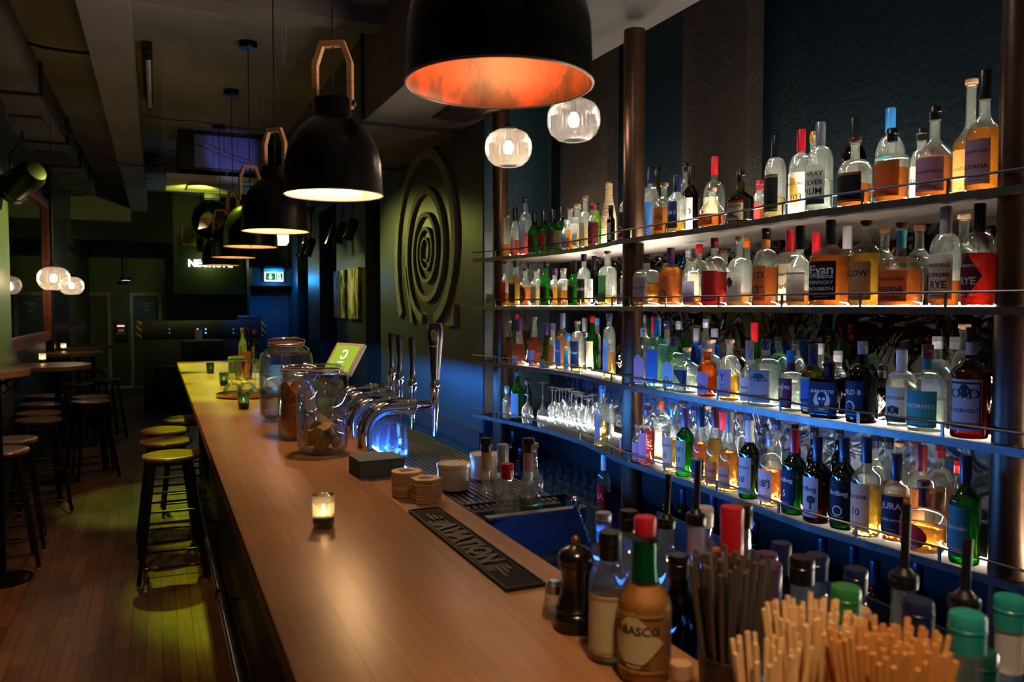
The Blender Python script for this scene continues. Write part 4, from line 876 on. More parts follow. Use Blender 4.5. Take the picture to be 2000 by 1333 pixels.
# ================================================================ bottles
GC = {'clear': ('f0f6f2', 'b8c8c0'), 'frosted': ('dfe9e6', 'a9bab4'), 'green': ('2f9a3a', '0b4a16'), 'dark-green': ('1d5a24', '06220c'), 'olive': ('6f7418', '2c2c06'), 'lime': ('b4d818', '5f7a08'),
      'brown': ('7a4210', '2a1204'), 'amber': ('c8841c', '5f3006'), 'blue': ('5a9de0', '1d4aa0'), 'navy': ('16294a', '060d1c'), 'black': ('161414', '040404'), 'aqua': ('c8f0dc', '5fb892'), 'dark': ('3a2416', '0e0704')}
LC = {'amber': 'ee9a38', 'gold': 'f5be4a', 'orange': 'ea8030', 'red': 'c82a1a', 'rose': 'e85a5a', 'pink': 'ef98b0', 'brown': '8e3c14', 'clear': 'eef4ee', 'yellow': 'e0d020', 'lime': 'b8d820', 'cream': 'f0d9a0', 'straw': 'f2d488'}
CC = {'black': '0b0b0d', 'red': 'a8141f', 'blue': '2a7ec4', 'navy': '122048', 'silver': 'a8adb8', 'gold': 'b8924a', 'white': 'd9d6d0', 'cork': 'c79a72', 'brown': '5a3220', 'maroon': '6a1824', 'purple': '4a2a58', 'teal': '1f8a86',
      'tan': 'b08a68', 'orange': 'c05a20', 'grey': '7c7a80', 'dark-green': '0e4a3a', 'green': '2c7a44', 'pink': 'd88a8a', 'wood': '8a5a38'}
PC = {'white': 'd8d4cc', 'cream': 'd6c49a', 'grey': '8e8f96', 'black': '121214', 'navy': '16264e', 'red': 'a82020', 'blue': '3f78c4', 'pale-blue': '9cc0d8', 'teal': '3f8f98', 'orange': 'd07a34', 'green': '2c5a34', 'lilac': 'a79cc0', 'yellow': 'd0a83a', 'maroon': '5c1a34',
      'purple': '3a2440', 'tan': 'b8956a', 'pink': 'cfa0b4', 'cyan': '28b4d0', 'brown': '4a3024', 'pale-green': 'aebfa4', 'gold': 'b09040', 'silver': 'a8acb4'}
SHAPES = {  # shoulder start, neck start (share of height), curve, section power
    'std': (.58, .74, 's', 2), 'dome': (.56, .74, 'd', 2), 'wide': (.52, .70, 'd', 2), 'squat': (.46, .66, 's', 2), 'cone': (.22, .80, 'l', 2), 'bell': (.36, .82, 's', 2), 'tall': (.66, .80, 'd', 2), 'sq': (.60, .72, 'd', 6), 'sqs': (.56, .74, 's', 5),
    'cyl': (.60, .66, 'd', 2), 'bulge': (.5, .78, 'b', 2), 'wine': (.58, .76, 's', 2), 'disc': (.46, .6, 'd', 2.6), 'jug': (.40, .60, 'd', 2), 'long': (.44, .60, 's', 2), 'box': (.70, .72, 'd', 9)}
M_CAP = {k: P('cap_'+k, v, .32 if k not in ('cork', 'tan', 'wood') else .8, .55 if k in ('silver', 'gold') else 0, coat=.0 if k in ('cork', 'tan', 'wood') else .3) for k, v in CC.items()}
def paper(name, col):
    m, t, out, N = nt(name); L = t.links.new; c = srgb(col)
    p = N('ShaderNodeBsdfPrincipled', Roughness=.55); p.inputs['Base Color'].default_value = c
    s = N('ShaderNodeBsdfTranslucent'); s.inputs[0].default_value = c; x = N('ShaderNodeMixShader'); x.inputs[0].default_value = .38
    L(p.outputs[0], x.inputs[1]); L(s.outputs[0], x.inputs[2]); L(x.outputs[0], out.inputs[0]); return m
M_PAP = {k: paper('paper_'+k, v) for k, v in PC.items()}
M_INKD = P('dark_ink', '1a1614', .6); M_INKL = P('pale_ink', 'd9d2c4', .6); M_INKG = P('gold_ink', 'b8924a', .4, .5)
def gmat(g, tex=''): return GL('bottle_glass_'+g+tex, GC[g][0], GC[g][1], .10 if g in ('clear', 'aqua', 'frosted') else .2, .03, 1.5, bump=.5 if tex else 0, bscale=45)
def lmat(l): return LQ('liquid_'+l, LC[l], .55 if l == 'clear' else .58)
def interp(pr, z):
    for (r0, z0), (r1, z1) in zip(pr, pr[1:]):
        if z0 <= z <= z1 and z1 > z0: return r0+(r1-r0)*(z-z0)/(z1-z0)
    return pr[-1][0]
def profile(shape, Rr, H, neck, zt):
    a, b, cv, p = SHAPES[shape]; za, zb = a*H, b*H; pr = [(0, .004), (Rr*.8, .003), (Rr*.93, .004), (Rr*.985, .010), (Rr, .018)]
    if cv == 'l': pr += [(Rr, za)]
    else: pr += [(Rr, za*.55), (Rr, za)]
    for k in range(1, 8):
        t = k/8
        if cv == 'd': r = neck+(Rr-neck)*math.sqrt(max(0, 1-t*t))*(1-.12*t)
        elif cv == 's': r = neck+(Rr-neck)*(.5+.5*math.cos(PI*t))
        elif cv == 'b': r = neck+(Rr*.98-neck)*(1-t)*(1+.25*math.sin(PI*t*2.2))
        else: r = neck+(Rr-neck)*(1-t)**1.15
        pr.append((r, za+(zb-za)*t))
    pr += [(neck, zb), (neck*.95, (zb+zt)/2), (neck*.97, zt-.012), (neck*1.12, zt-.010), (neck*1.12, zt-.001), (neck*.8, zt)]
    return pr, p
def wrap(pr, p, a0, off, rot):
    def f(s, z):   # s: metres along the label, z: height
        r0 = interp(pr, z); a = a0+s/max(r0, .004)
        c = math.cos(a-rot), math.sin(a-rot); q = (abs(c[0])**p+abs(c[1])**p)**(-1/p)
        return (math.cos(a)*(r0*q+off), math.sin(a)*(r0*q+off), z)
    return f
def patch(f, s0, s1, z0, z1, n=10, m=3, arch=0):
    V, Fc = [], []
    for j in range(m+1):
        for i in range(n+1):
            s = s0+(s1-s0)*i/n; e = 1-(2*i/n-1)**2
            V.append(f(s, z0+(z1+arch*(e-1)-z0)*j/m))
            if i and j: o = j*(n+1)+i; Fc.append((o-n-2, o-n-1, o, o-1))
    return V, Fc
def polywrap(f, pts, z0, cuts=3):
    bm = bmesh.new(); bm.faces.new([bm.verts.new((x, y, 0)) for x, y in pts]); bmesh.ops.triangulate(bm, faces=bm.faces[:])
    bmesh.ops.subdivide_edges(bm, edges=bm.edges[:], cuts=cuts, use_grid_fill=True); bm.verts.index_update()
    g = ([f(v.co.x, z0+v.co.y) for v in bm.verts], [[v.index for v in fc.verts] for fc in bm.faces]); bm.free(); return g
def circ(r, n=20, sx=1, c=(0, 0)): return [(c[0]+r*sx*math.cos(2*PI*i/n), c[1]+r*math.sin(2*PI*i/n)) for i in range(n)]
def label_mesh(parent, pr, p, a0, rot, hw, z0, z1, colr, lines, name='paper_label', shape=''):
    f0, f1, f2 = (wrap(pr, p, a0, o, rot) for o in (.0007, .0011, .0015))
    pap = M_PAP[colr]; dark = colr in ('black', 'navy', 'maroon', 'purple', 'brown', 'green', 'red', 'blue', 'teal'); ink = M_INKL if dark else M_INKD
    g = []
    if shape == 'tri': g.append(polywrap(f0, [(-hw, (z1-z0)), (hw, (z1-z0)), (hw*.9, 0)], z0))
    elif shape == 'diamond': g.append(polywrap(f0, [(-hw, (z1-z0)/2), (0, z1-z0), (hw, (z1-z0)/2), (0, 0)], z0))
    elif shape == 'oval': g.append(polywrap(f0, circ((z1-z0)/2, 24, 2*hw/(z1-z0), (0, (z1-z0)/2)), z0, 2))
    else: g.append(patch(f0, -hw, hw, z0, z1, arch=(z1-z0)*.22 if shape == 'arch' else 0))
    mats = [pap, ink, M_INKG, M_PAP['yellow'], M_PAP['green'], M_PAP['navy'], M_PAP['red']]
    H = z1-z0; lines = [l for l in (lines or '').split('/') if l]
    n = sum(1 for l in lines if l[0] != '@'); row = 0
    for l in lines:
        if l[0] == '@':
            k = l[1:]
            if k == 'disc': g.append(polywrap(f1, circ(min(hw, H)*.42, 22, 1, (0, H*.3)), z0, 2)+(1,)); g.append(polywrap(f2, circ(min(hw, H)*.32, 22, 1, (0, H*.3)), z0, 2)+(0,))
            if k == 'tree': g.append(polywrap(f1, [(-.003, H*.62), (.003, H*.62), (.003, H*.72), (hw*.6, H*.76), (hw*.45, H*.86), (0, H*.9), (-hw*.45, H*.86), (-hw*.6, H*.76), (-.003, H*.72)], z0, 1)+(1,))
            if k == 'map': g.append(polywrap(f1, [(-hw*.5, H*.9), (hw*.1, H*.85), (hw*.5, H*.45), (hw*.3, H*.15), (-hw*.2, H*.25), (-hw*.5, H*.5)], z0, 2)+(3,))
            if k == 'green': g.append(patch(f1, -hw, hw, z0, z0+H*.13)+(4,))
            if k == 'bandred': g.append(patch(f1, -hw, hw, z1-H*.12, z1)+(6,))
            if k == 'gold': g.append(patch(f1, -hw, hw, z1-H*.08, z1-H*.03)+(2,)); g.append(patch(f1, -hw, hw, z0+H*.03, z0+H*.07)+(2,))
            if k == 'frame':
                for q in ((-hw*.93, -hw*.85, .05, .95), (hw*.85, hw*.93, .05, .95)): g.append(patch(f1, q[0], q[1], z0+H*q[2], z0+H*q[3], 2)+(5,))
                for q in (.05, .91): g.append(patch(f1, -hw*.93, hw*.93, z0+H*q, z0+H*(q+.04))+(5,))
            if k == 'portrait': g.append(polywrap(f1, circ(H*.13, 18, .75, (0, H*.78)), z0, 1)+(5,))
            if k == 'sheep': g.append(polywrap(f1, circ(H*.1, 16, 1.2, (hw*.4, H*.45)), z0, 1)+(1,)); g.append(polywrap(f1, [(hw*.3, H*.2), (hw*.5, H*.2), (hw*.45, H*.4), (hw*.35, H*.4)], z0, 0)+(1,))
            if k == 'crown': g.append(polywrap(f1, [(-hw*.45, H*.22), (hw*.45, H*.22), (hw*.5, H*.42), (hw*.2, H*.34), (0, H*.48), (-hw*.2, H*.34), (-hw*.5, H*.42)], z0, 1)+(1,))
            if k == 'bison': g.append(polywrap(f1, [(-hw*.8, H*.5), (-hw*.6, H*.8), (-hw*.1, H*.85), (hw*.2, H*.7), (hw*.1, H*.5), (-.0, H*.55), (-hw*.2, H*.45), (-hw*.4, H*.6)], z0, 1)+(1,))
            if k == 'sail': g.append(polywrap(f1, [(-hw*.6, H*.35), (hw*.1, H*.35), (hw*.2, H*.85), (-hw*.2, H*.7)], z0, 2)+(3,))
            if k == 'skull':
                g.append(polywrap(f1, circ(H*.3, 26, .8, (0, H*.42)), z0, 2)+(1,)); g.append(polywrap(f2, [(x*.7, y) for x, y in circ(H*.2, 20, 1, (0, H*.5))], z0, 1)+(0,))
                f3 = wrap(pr, p, a0, .0019, rot)
                for s in (-1, 1): g.append(polywrap(f3, circ(H*.05, 10, 1, (s*H*.065, H*.47)), z0, 1)+(1,))
                g.append(polywrap(f3, [(-H*.02, H*.36), (H*.02, H*.36), (0, H*.41)], z0, 1)+(1,)); g.append(polywrap(f2, [(-H*.08, H*.22), (H*.08, H*.22), (H*.09, H*.34), (-H*.09, H*.34)], z0, 1)+(0,))
            continue
        tall = 1.0 if row == 0 else .55
        V, Fc, asp = text(l, .02)
        zc = z1-H*(.16+.66*(row+.35)/max(1, n)) if n > 1 else z0+H*.58
        if any(x.startswith('@') for x in lines) and n == 1: zc = z1-H*.3
        W = min(hw*1.7, (H*.30*tall)/max(asp, .05)); row += 1
        bm = None
        g.append(([f1(x*W, zc+y*W) for x, y in V], Fc, 1))
    if n == 0 and not lines or (n and H > .05):   # rows of small print
        for j in range(2): g.append(patch(f1, -hw*.55, hw*.55, z0+H*(.08+.07*j), z0+H*(.08+.07*j)+.0016, 6, 1)+(1,))
    return mk(name, g, mats, parent)
def build_bottle(kind, lab, cat, grp, loc, Rr, H, shape, glass, liq, fill, cap, paper, lines='', a0=PI+.1, pscale=1.0, tex='', lshape='', lz=None, spout=0, neckr=None, sleeve=None):
    long = cap.endswith('+'); cap = cap.rstrip('+')
    t = thing(kind, lab, cat, loc, group=grp)
    neck = neckr or min(.0145, Rr*.55)
    T = cap in ('cork', 'tan', 'wood', 'brown') and not long
    capL = min(H*.3, .02 if spout else .085 if long else .024 if T else .042)
    zt = H-capL*(.62 if T else .15)
    pr, p = profile(shape, Rr, H, neck, zt); rot = a0 if p > 2.5 else 0
    n = 32 if p > 2.5 else 24
    mk('bottle_glass', lathe(pr, n, p, rot=rot), gmat(glass, tex), t)
    if liq and fill > .05:
        zf = min(fill*H, zt-.03); inn = [(0, .0065)]+[(max(r-.0022, .002), max(z, .0065)) for r, z in pr[1:] if z < zf-.002 and r > .003]
        inn += [(max(interp(pr, zf)-.0022, .003), zf), (0, zf)]
        mk('liquid', lathe(inn, n, p, rot=rot), lmat(liq), t)
    if T: cp = [(0, zt-.004), (neck*.8, zt-.004), (neck*.8, zt+.001), (neck*1.3, zt+.001), (neck*1.32, H-.003), (neck*1.2, H), (0, H)]
    else:
        cp = [(neck*1.02, H-capL), (neck*1.14, H-capL), (neck*1.16, H-.004), (neck*1.05, H), (0, H)]
        if not long: cp[2:2] = [(neck*1.14, H-capL*.45), (neck*1.19, H-capL*.43), (neck*1.19, H-capL*.38), (neck*1.15, H-capL*.36)]
    mk('bottle_cap', lathe(cp, 20), M_CAP[cap], t)
    if sleeve:
        z1 = H-capL-.002; z0 = max(SHAPES[shape][1]*H+.004, z1-.055); z0 = min(z0, z1-.012); mk('neck_label', lathe([(interp(pr, z)+.0008, z) for z in (z0, (z0+z1)/2, z1)], 20, p if z0 < SHAPES[shape][1]*H*.98 else 2, rot=rot), M_PAP[sleeve], t)
    if paper:
        za = SHAPES[shape][0]*H; z0, z1 = lz or (max(.14*za, .014), za*.93)
        z0, z1 = (z0*H, z1*H) if lz else (z0, z1)
        hw = min(Rr*(.92 if p < 2.5 else .82)*pscale, Rr*1.4)
        label_mesh(t, pr, p, a0, rot, hw, z0, z1, paper, lines, shape=lshape)
    if spout:
        mk('pour_tube', [tube([(0, 0, H-.004), (.004, 0, H+spout)], .0062, 12), lathe([(0, H), (neck*.8, H), (neck*.5, H+.008), (0, H+.009)], 16)], P('black_rubber_spout', '0f0f11', .4), t)
    return t
ORD = 'first second third fourth fifth sixth seventh eighth ninth tenth eleventh twelfth thirteenth fourteenth fifteenth sixteenth seventeenth eighteenth nineteenth twentieth twenty-first twenty-second twenty-third twenty-fourth twenty-fifth twenty-sixth twenty-seventh twenty-eighth twenty-ninth thirtieth'.split()
POSTS = [(x, y, .058) for y, x, _ in PY]
placed = {0: [], 1: [], 2: [], 3: []}
def place(k, u, vtop, wpx, row):
    # where the sight line through column u crosses the shelf, in the front, middle or rear row, clear of its neighbours
    best = None
    def at(c, u):
        d = ray(u, 640); k_ = d.y/d.x; x = 2.2
        for _ in range(30): x = .5*x+.5*(xfront(k_*x)+c)
        return x, k_*x
    def radius(x, y): return wpx/2*depth((x, y, SH[k]))/F*.98
    x, y = at(.06, u); r0 = radius(x, y)
    if row == 'f': cand = [c for c in [r0*1.0+.009+.006*i for i in range(20)] if c+r0 < .137] or [.073]
    elif row == 'm': cand = [.15+r0+.006+.012*i for i in range(28)]
    else: cand = [.25+r0+.012*i for i in range(20)]+[.15+r0+.006+.012*i for i in range(9)]
    for shrink, dus in ((1, (0, 3, -3, 6, -6)), (.93, (0, 4, -4, 8, -8, 12, -12)), (.86, (0, 4, -4, 8, -8, 12, -12)), (.78, (0, 4, -4, 8, -8, 12, -12, 16, -16)), (.7, (0, 6, -6, 12, -12, 20, -20))):
        for du in dus:
            for c in cand:
                x, y = at(c, u+du); r = min(radius(x, y)*shrink, .064 if row == 'f' else .1)
                if x+r > (2.6 if k < 2 else 2.634) or y+r > 5.215: continue
                ov = max([r+q[2]+.001-math.hypot(x-q[0], y-q[1]) for q in placed[k]+POSTS]+[-1])
                if ov <= 0: SHR.append(shrink); return x, y, r
                if best is None or ov < best[0]: best = (ov, x, y, r)
    SHR.append(0)
    if best is None: x, y = at(cand[0], u); return x, y, .018
    return best[1], best[2], max(.012, best[3]-best[0]-.001)
SHR = []
# row, column, top row, width in the picture, then shape, glass, liquid, fill, cap, label and its lettering
B0 = [  # top shelf
 ('f', 990, 421, 17, 'cone', 'clear', 'amber', .3, 'wood', '', ''), ('f', 1006, 407, 17, 'std', 'clear', 'red', .33, 'black+', 'white', ''), ('f', 1026, 385, 25, 'dome', 'clear', 'rose', .36, 'navy', 'pale-blue', ''),
 ('f', 1044, 415, 27, 'bulge', 'green', 'gold', .5, 'black+', 'brown', ''), ('f', 1062, 412, 27, 'bulge', 'green', 'gold', .55, 'black+', 'red', ''), ('f', 1079, 409, 27, 'bulge', 'green', 'gold', .55, 'black+', 'maroon', ''), ('f', 1096, 405, 27, 'bulge', 'green', 'gold', .5, 'black+', 'tan', ''),
 ('f', 1104, 430, 15, 'std', 'clear', 'clear', .4, 'silver', 'blue', ''), ('f', 1113, 407, 18, 'wide', 'clear', 'amber', .25, 'wood', 'orange', ''), ('f', 1127, 399, 18, 'sq', 'clear', 'cream', .3, 'tan', 'white', ''), ('f', 1142, 383, 24, 'wide', 'clear', 'cream', .4, 'wood', 'cream', ''),
 ('f', 1158, 396, 21, 'std', 'clear', 'red', .55, 'maroon', 'maroon', ''), ('f', 1164, 397, 20, 'dome', 'lime', 'lime', .5, 'black', '', ''), ('f', 1192, 402, 16, 'std', 'dark', 'red', .5, 'black', 'white', ''),
 ('f', 1236, 363, 44, 'dome', 'clear', 'red', .2, 'black+', 'black', '@disc'), ('m', 1268, 327, 36, 'dome', 'clear', 'amber', .25, 'navy+', 'blue', ''), ('b', 1282, 327, 22, 'wine', 'olive', 'brown', .5, 'black', '', ''), ('f', 1295, 358, 38, 'dome', 'clear', 'amber', .52, 'wood', 'orange', 'AVIO'),
 ('f', 1320, 343, 36, 'std', 'clear', 'gold', .2, 'navy+', 'navy', 'STER\'S'), ('b', 1336, 319, 20, 'tall', 'clear', 'clear', .5, 'black', '', ''), ('m', 1347, 326, 38, 'std', 'brown', 'brown', .55, 'black+', 'white', 'ILO'), ('b', 1392, 307, 42, 'wide', 'clear', 'orange', .3, 'red+', 'cream', ''),
 ('f', 1388, 368, 52, 'bell', 'clear', 'orange', .35, 'tan', 'orange', '@frame'), ('f', 1443, 335, 52, 'squat', 'olive', 'brown', .5, 'black', 'cream', 'DORADO/12/@bandred'), ('b', 1480, 353, 26, 'dome', 'clear', 'orange', .5, 'maroon', 'red', ''),
 ('f', 1510, 266, 42, 'dome', 'clear', 'cream', .25, 'black+', 'black', '@gold'), ('m', 1559, 254, 46, 'dome', 'clear', 'clear', .3, 'red+', 'white', '@map/MOUNT GAY/1703'), ('b', 1583, 258, 24, 'std', 'clear', 'clear', .4, 'gold', '', ''), ('f', 1596, 240, 50, 'dome', 'clear', 'clear', .35, 'silver+', 'white', 'WRAY/SILVER/RUM/@green'),
 ('b', 1661, 231, 48, 'dome', 'dark', 'brown', .6, 'black+', 'brown', 'Captain/Morgan'), ('f', 1664, 270, 64, 'wide', 'clear', 'orange', .33, 'brown', 'black', '@gold'), ('b', 1731, 212, 54, 'dome', 'clear', 'clear', .4, 'blue+', 'cyan', ''), ('f', 1735, 252, 64, 'cyl', 'clear', 'orange', .46, 'black', 'orange', '@gold'),
 ('b', 1792, 252, 40, 'dome', 'clear', 'gold', .4, 'black', 'cream', 'RUM'), ('f', 1817, 209, 66, 'squat', 'clear', 'orange', .44, 'black', 'lilac', 'PLANTATION'), ('b', 1886, 156, 62, 'squat', 'clear', 'amber', .5, 'tan', 'orange', 'PLANTATION'), ('f', 1912, 138, 64, 'squat', 'clear', 'amber', .52, 'black+', 'lilac', 'PLANTATION/GUYANA')]
B1 = [  # second shelf
 ('f', 988, 510, 17, 'std', 'clear', 'amber', .3, 'brown', 'red', ''), ('f', 1007, 510, 23, 'sqs', 'clear', 'gold', .62, 'black', 'black', '@gold'), ('b', 1019, 510, 22, 'std', 'clear', 'amber', .5, 'brown', '', ''), ('b', 1034, 506, 24, 'std', 'clear', 'orange', .55, 'black', '', ''), ('f', 1026, 525, 23, 'std', 'clear', 'orange', .5, 'brown', 'brown', '@disc', 'oval'),
 ('f', 1048, 526, 19, 'sq', 'clear', 'cream', .45, 'tan', 'tan', ''), ('f', 1066, 512, 24, 'bulge', 'green', 'yellow', .4, 'black', 'black', '@gold'), ('f', 1083, 525, 20, 'wide', 'clear', 'gold', .5, 'purple', 'purple', '@crown', 'oval'), ('f', 1100, 525, 20, 'sq', 'clear', 'amber', .42, 'tan', 'tan', ''),
 ('f', 1121, 510, 26, 'bulge', 'green', 'lime', .4, 'black+', 'black', '@bandred'), ('f', 1140, 497, 27, 'dome', 'clear', 'amber', .16, 'black', 'black', 'iddich'), ('m', 1160, 489, 22, 'wine', 'black', 'brown', .5, 'black+', 'white', 'NG'), ('b', 1169, 498, 18, 'std', 'dark', 'brown', .5, 'black', '', ''), ('f', 1186, 491, 30, 'sq', 'clear', 'gold', .2, 'tan', 'green', ''),
 ('f', 1239, 503, 34, 'cyl', 'clear', 'clear', .2, 'wood', 'grey', ''), ('f', 1262, 498, 43, 'sq', 'clear', 'amber', .45, 'black', 'grey', 'GENTLEMAN'), ('f', 1309, 485, 46, 'dome', 'clear', 'orange', .66, 'purple+', 'orange', '@disc'), ('b', 1344, 486, 24, 'std', 'clear', 'clear', .3, 'silver', '', ''), ('b', 1364, 478, 44, 'dome', 'clear', 'amber', .3, 'red', 'tan', ''), ('f', 1352, 505, 38, 'dome', 'clear', 'orange', .2, 'cork', 'lilac', ''),
 ('f', 1394, 466, 50, 'dome', 'clear', 'red', .5, 'maroon', 'red', ''), ('f', 1443, 463, 48, 'wide', 'clear', 'amber', .2, 'tan', 'white', '@bison'), ('b', 1414, 490, 26, 'std', 'clear', 'amber', .3, 'brown', '', ''), ('b', 1457, 455, 22, 'std', 'clear', 'orange', .4, 'orange', '', ''), ('f', 1494, 446, 49, 'dome', 'clear', 'orange', .5, 'black', 'orange', 'OLD/GRAND-DAD/@disc', '', 'orange'),
 ('m', 1541, 447, 46, 'sq', 'clear', 'amber', .5, 'red+', 'cream', "Maker's/Mark"), ('f', 1560, 442, 50, 'squat', 'clear', 'amber', .2, 'black+', 'white', '@gold'), ('b', 1592, 454, 28, 'std', 'clear', 'red', .5, 'red+', '', ''), ('f', 1619, 427, 64, 'sqs', 'clear', 'orange', .58, 'black+', 'black', 'Evan/Williams/KENTUCKY/BOURBON'), ('b', 1652, 437, 40, 'std', 'clear', 'orange', .5, 'grey+', '', ''),
 ('f', 1688, 432, 62, 'dome', 'clear', 'gold', .62, 'brown', 'tan', 'SLOW/@gold'), ('b', 1725, 445, 40, 'std', 'clear', 'brown', .4, 'brown', '', ''), ('f', 1757, 436, 76, 'disc', 'clear', 'orange', .44, 'brown', 'orange', 'WOODFORD/RESERVE', '', 'teal'), ('b', 1792, 441, 46, 'std', 'clear', 'brown', .4, 'brown', '', ''), ('f', 1843, 392, 57, 'dome', 'clear', 'orange', .26, 'white+', 'white', 'PIKESVILLE/SUPREME/RYE'), ('b', 1878, 420, 40, 'std', 'clear', 'amber', .4, 'tan', '', ''),
 ('f', 1908, 385, 62, 'dome', 'clear', 'red', .52, 'black+', 'maroon', 'RITTENHOUSE/RYE', 'diamond')]
B2 = [  # third shelf
 ('f', 991, 627, 24, 'cone', 'clear', 'brown', .62, 'tan', 'black', ''), ('b', 1010, 614, 18, 'std', 'clear', 'clear', .3, 'red', '', ''), ('f', 1014, 622, 27, 'cone', 'clear', 'brown', .45, 'purple+', 'pale-blue', 'N'), ('b', 1028, 608, 20, 'tall', 'clear', 'orange', .6, 'black+', '', ''), ('f', 1044, 620, 25, 'bell', 'clear', 'brown', .6, 'tan', 'pale-blue', ''), ('f', 1066, 632, 24, 'cone', 'olive', 'yellow', .5, 'purple+', 'grey', ''),
 ('f', 1080, 632, 18, 'std', 'clear', 'cream', .5, 'silver', 'orange', ''), ('f', 1099, 613, 29, 'std', 'clear', 'amber', .6, 'silver+', 'blue', 'RICARD'), ('f', 1109, 652, 16, 'cyl', 'clear', 'clear', .3, 'blue', 'teal', ''), ('f', 1128, 628, 27, 'tall', 'clear', 'gold', .15, 'cork', 'navy', 'Amber'), ('b', 1142, 622, 22, 'std', 'clear', 'clear', .3, 'silver+', '', ''), ('m', 1157, 618, 24, 'wine', 'green', 'lime', .4, 'red', 'cream', ''), ('b', 1166, 622, 16, 'std', 'clear', 'clear', .3, 'blue', '', ''), ('f', 1190, 613, 25, 'tall', 'clear', 'gold', .4, 'silver', 'pale-blue', ''),
 ('f', 1236, 650, 25, 'tall', 'clear', 'gold', .4, 'pink', 'pale-blue', '', 'arch'), ('b', 1257, 616, 26, 'std', 'clear', 'clear', .4, 'silver', '', ''), ('f', 1257, 642, 30, 'sq', 'clear', 'clear', .5, 'white', 'pink', '', 'arch'), ('b', 1278, 620, 26, 'std', 'clear', 'clear', .4, 'red+', 'white', 'BEEFEATER'), ('f', 1284, 622, 35, 'sq', 'aqua', 'clear', .55, 'blue+', 'blue', ''), ('b', 1303, 628, 22, 'std', 'clear', 'clear', .4, 'navy', '', ''),
 ('b', 1326, 628, 42, 'dome', 'green', 'clear', .4, 'silver', '', ''), ('f', 1317, 659, 36, 'sq', 'aqua', 'clear', .5, 'navy', 'pale-blue', '@disc', 'arch'), ('f', 1342, 680, 43, 'sqs', 'frosted', 'clear', .4, 'cork', 'navy', '', 'tri'), ('b', 1361, 642, 36, 'dome', 'blue', 'clear', .4, 'silver+', '', ''), ('b', 1379, 624, 20, 'std', 'clear', 'clear', .3, 'silver', '', ''), ('m', 1390, 664, 38, 'dome', 'clear', 'clear', .3, 'cork', 'tan', ''), ('f', 1382, 681, 37, 'dome', 'amber', 'amber', .42, 'cork', 'lilac', '@disc'), ('b', 1396, 642, 26, 'dome', 'blue', 'clear', .3, 'grey', '', ''),
 ('f', 1426, 664, 41, 'dome', 'clear', 'gold', .42, 'cork', 'lilac', 'Y/O'), ('b', 1474, 631, 34, 'dome', 'green', 'clear', .5, 'red+', '', ''), ('f', 1465, 666, 36, 'squat', 'frosted', 'clear', .4, 'silver+', 'white', 'GIN MARE'), ('f', 1496, 663, 50, 'sq', 'frosted', 'clear', .55, 'navy', 'grey', '@tree/TONKA'), ('b', 1522, 659, 38, 'dome', 'aqua', 'clear', .4, 'black', '', ''), ('f', 1546, 686, 45, 'cyl', 'frosted', 'clear', .5, 'blue', 'maroon', '@sail/SAILORS', '', 'maroon'), ('b', 1556, 665, 34, 'dome', 'clear', 'clear', .4, 'black', '', ''),
 ('f', 1589, 673, 44, 'std', 'olive', 'yellow', .5, 'navy+', 'blue', '@gold'), ('b', 1602, 672, 30, 'std', 'clear', 'clear', .4, 'grey', 'white', ''), ('f', 1621, 706, 58, 'box', 'navy', '', 0, 'navy+', 'navy', 'AMUERTE/@skull'), ('b', 1638, 686, 32, 'std', 'clear', 'clear', .4, 'grey', '', ''), ('f', 1686, 668, 60, 'dome', 'black', '', 0, 'silver', 'navy', '@disc/WILD B'), ('m', 1726, 715, 38, 'std', 'black', '', 0, 'black', 'grey', 'DRY/GIN', 'diamond'), ('f', 1766, 684, 55, 'dome', 'clear', 'clear', .5, 'white+', 'white', 'THE DUKE/@crown/@green', '', 'white'),
 ('f', 1813, 674, 72, 'wide', 'clear', 'clear', .4, 'maroon', 'teal', "HAYMAN'S", '', 'teal'), ('b', 1832, 658, 54, 'dome', 'clear', 'clear', .5, 'silver', 'navy', ''), ('b', 1866, 659, 34, 'dome', 'clear', 'clear', .4, 'grey', '', ''), ('b', 1884, 634, 46, 'dome', 'clear', 'orange', .5, 'tan', '', ''), ('f', 1898, 640, 70, 'std', 'brown', 'orange', .62, 'black', 'white', '@frame/@portrait/OLD/OVERHOLT', '', 'white')]
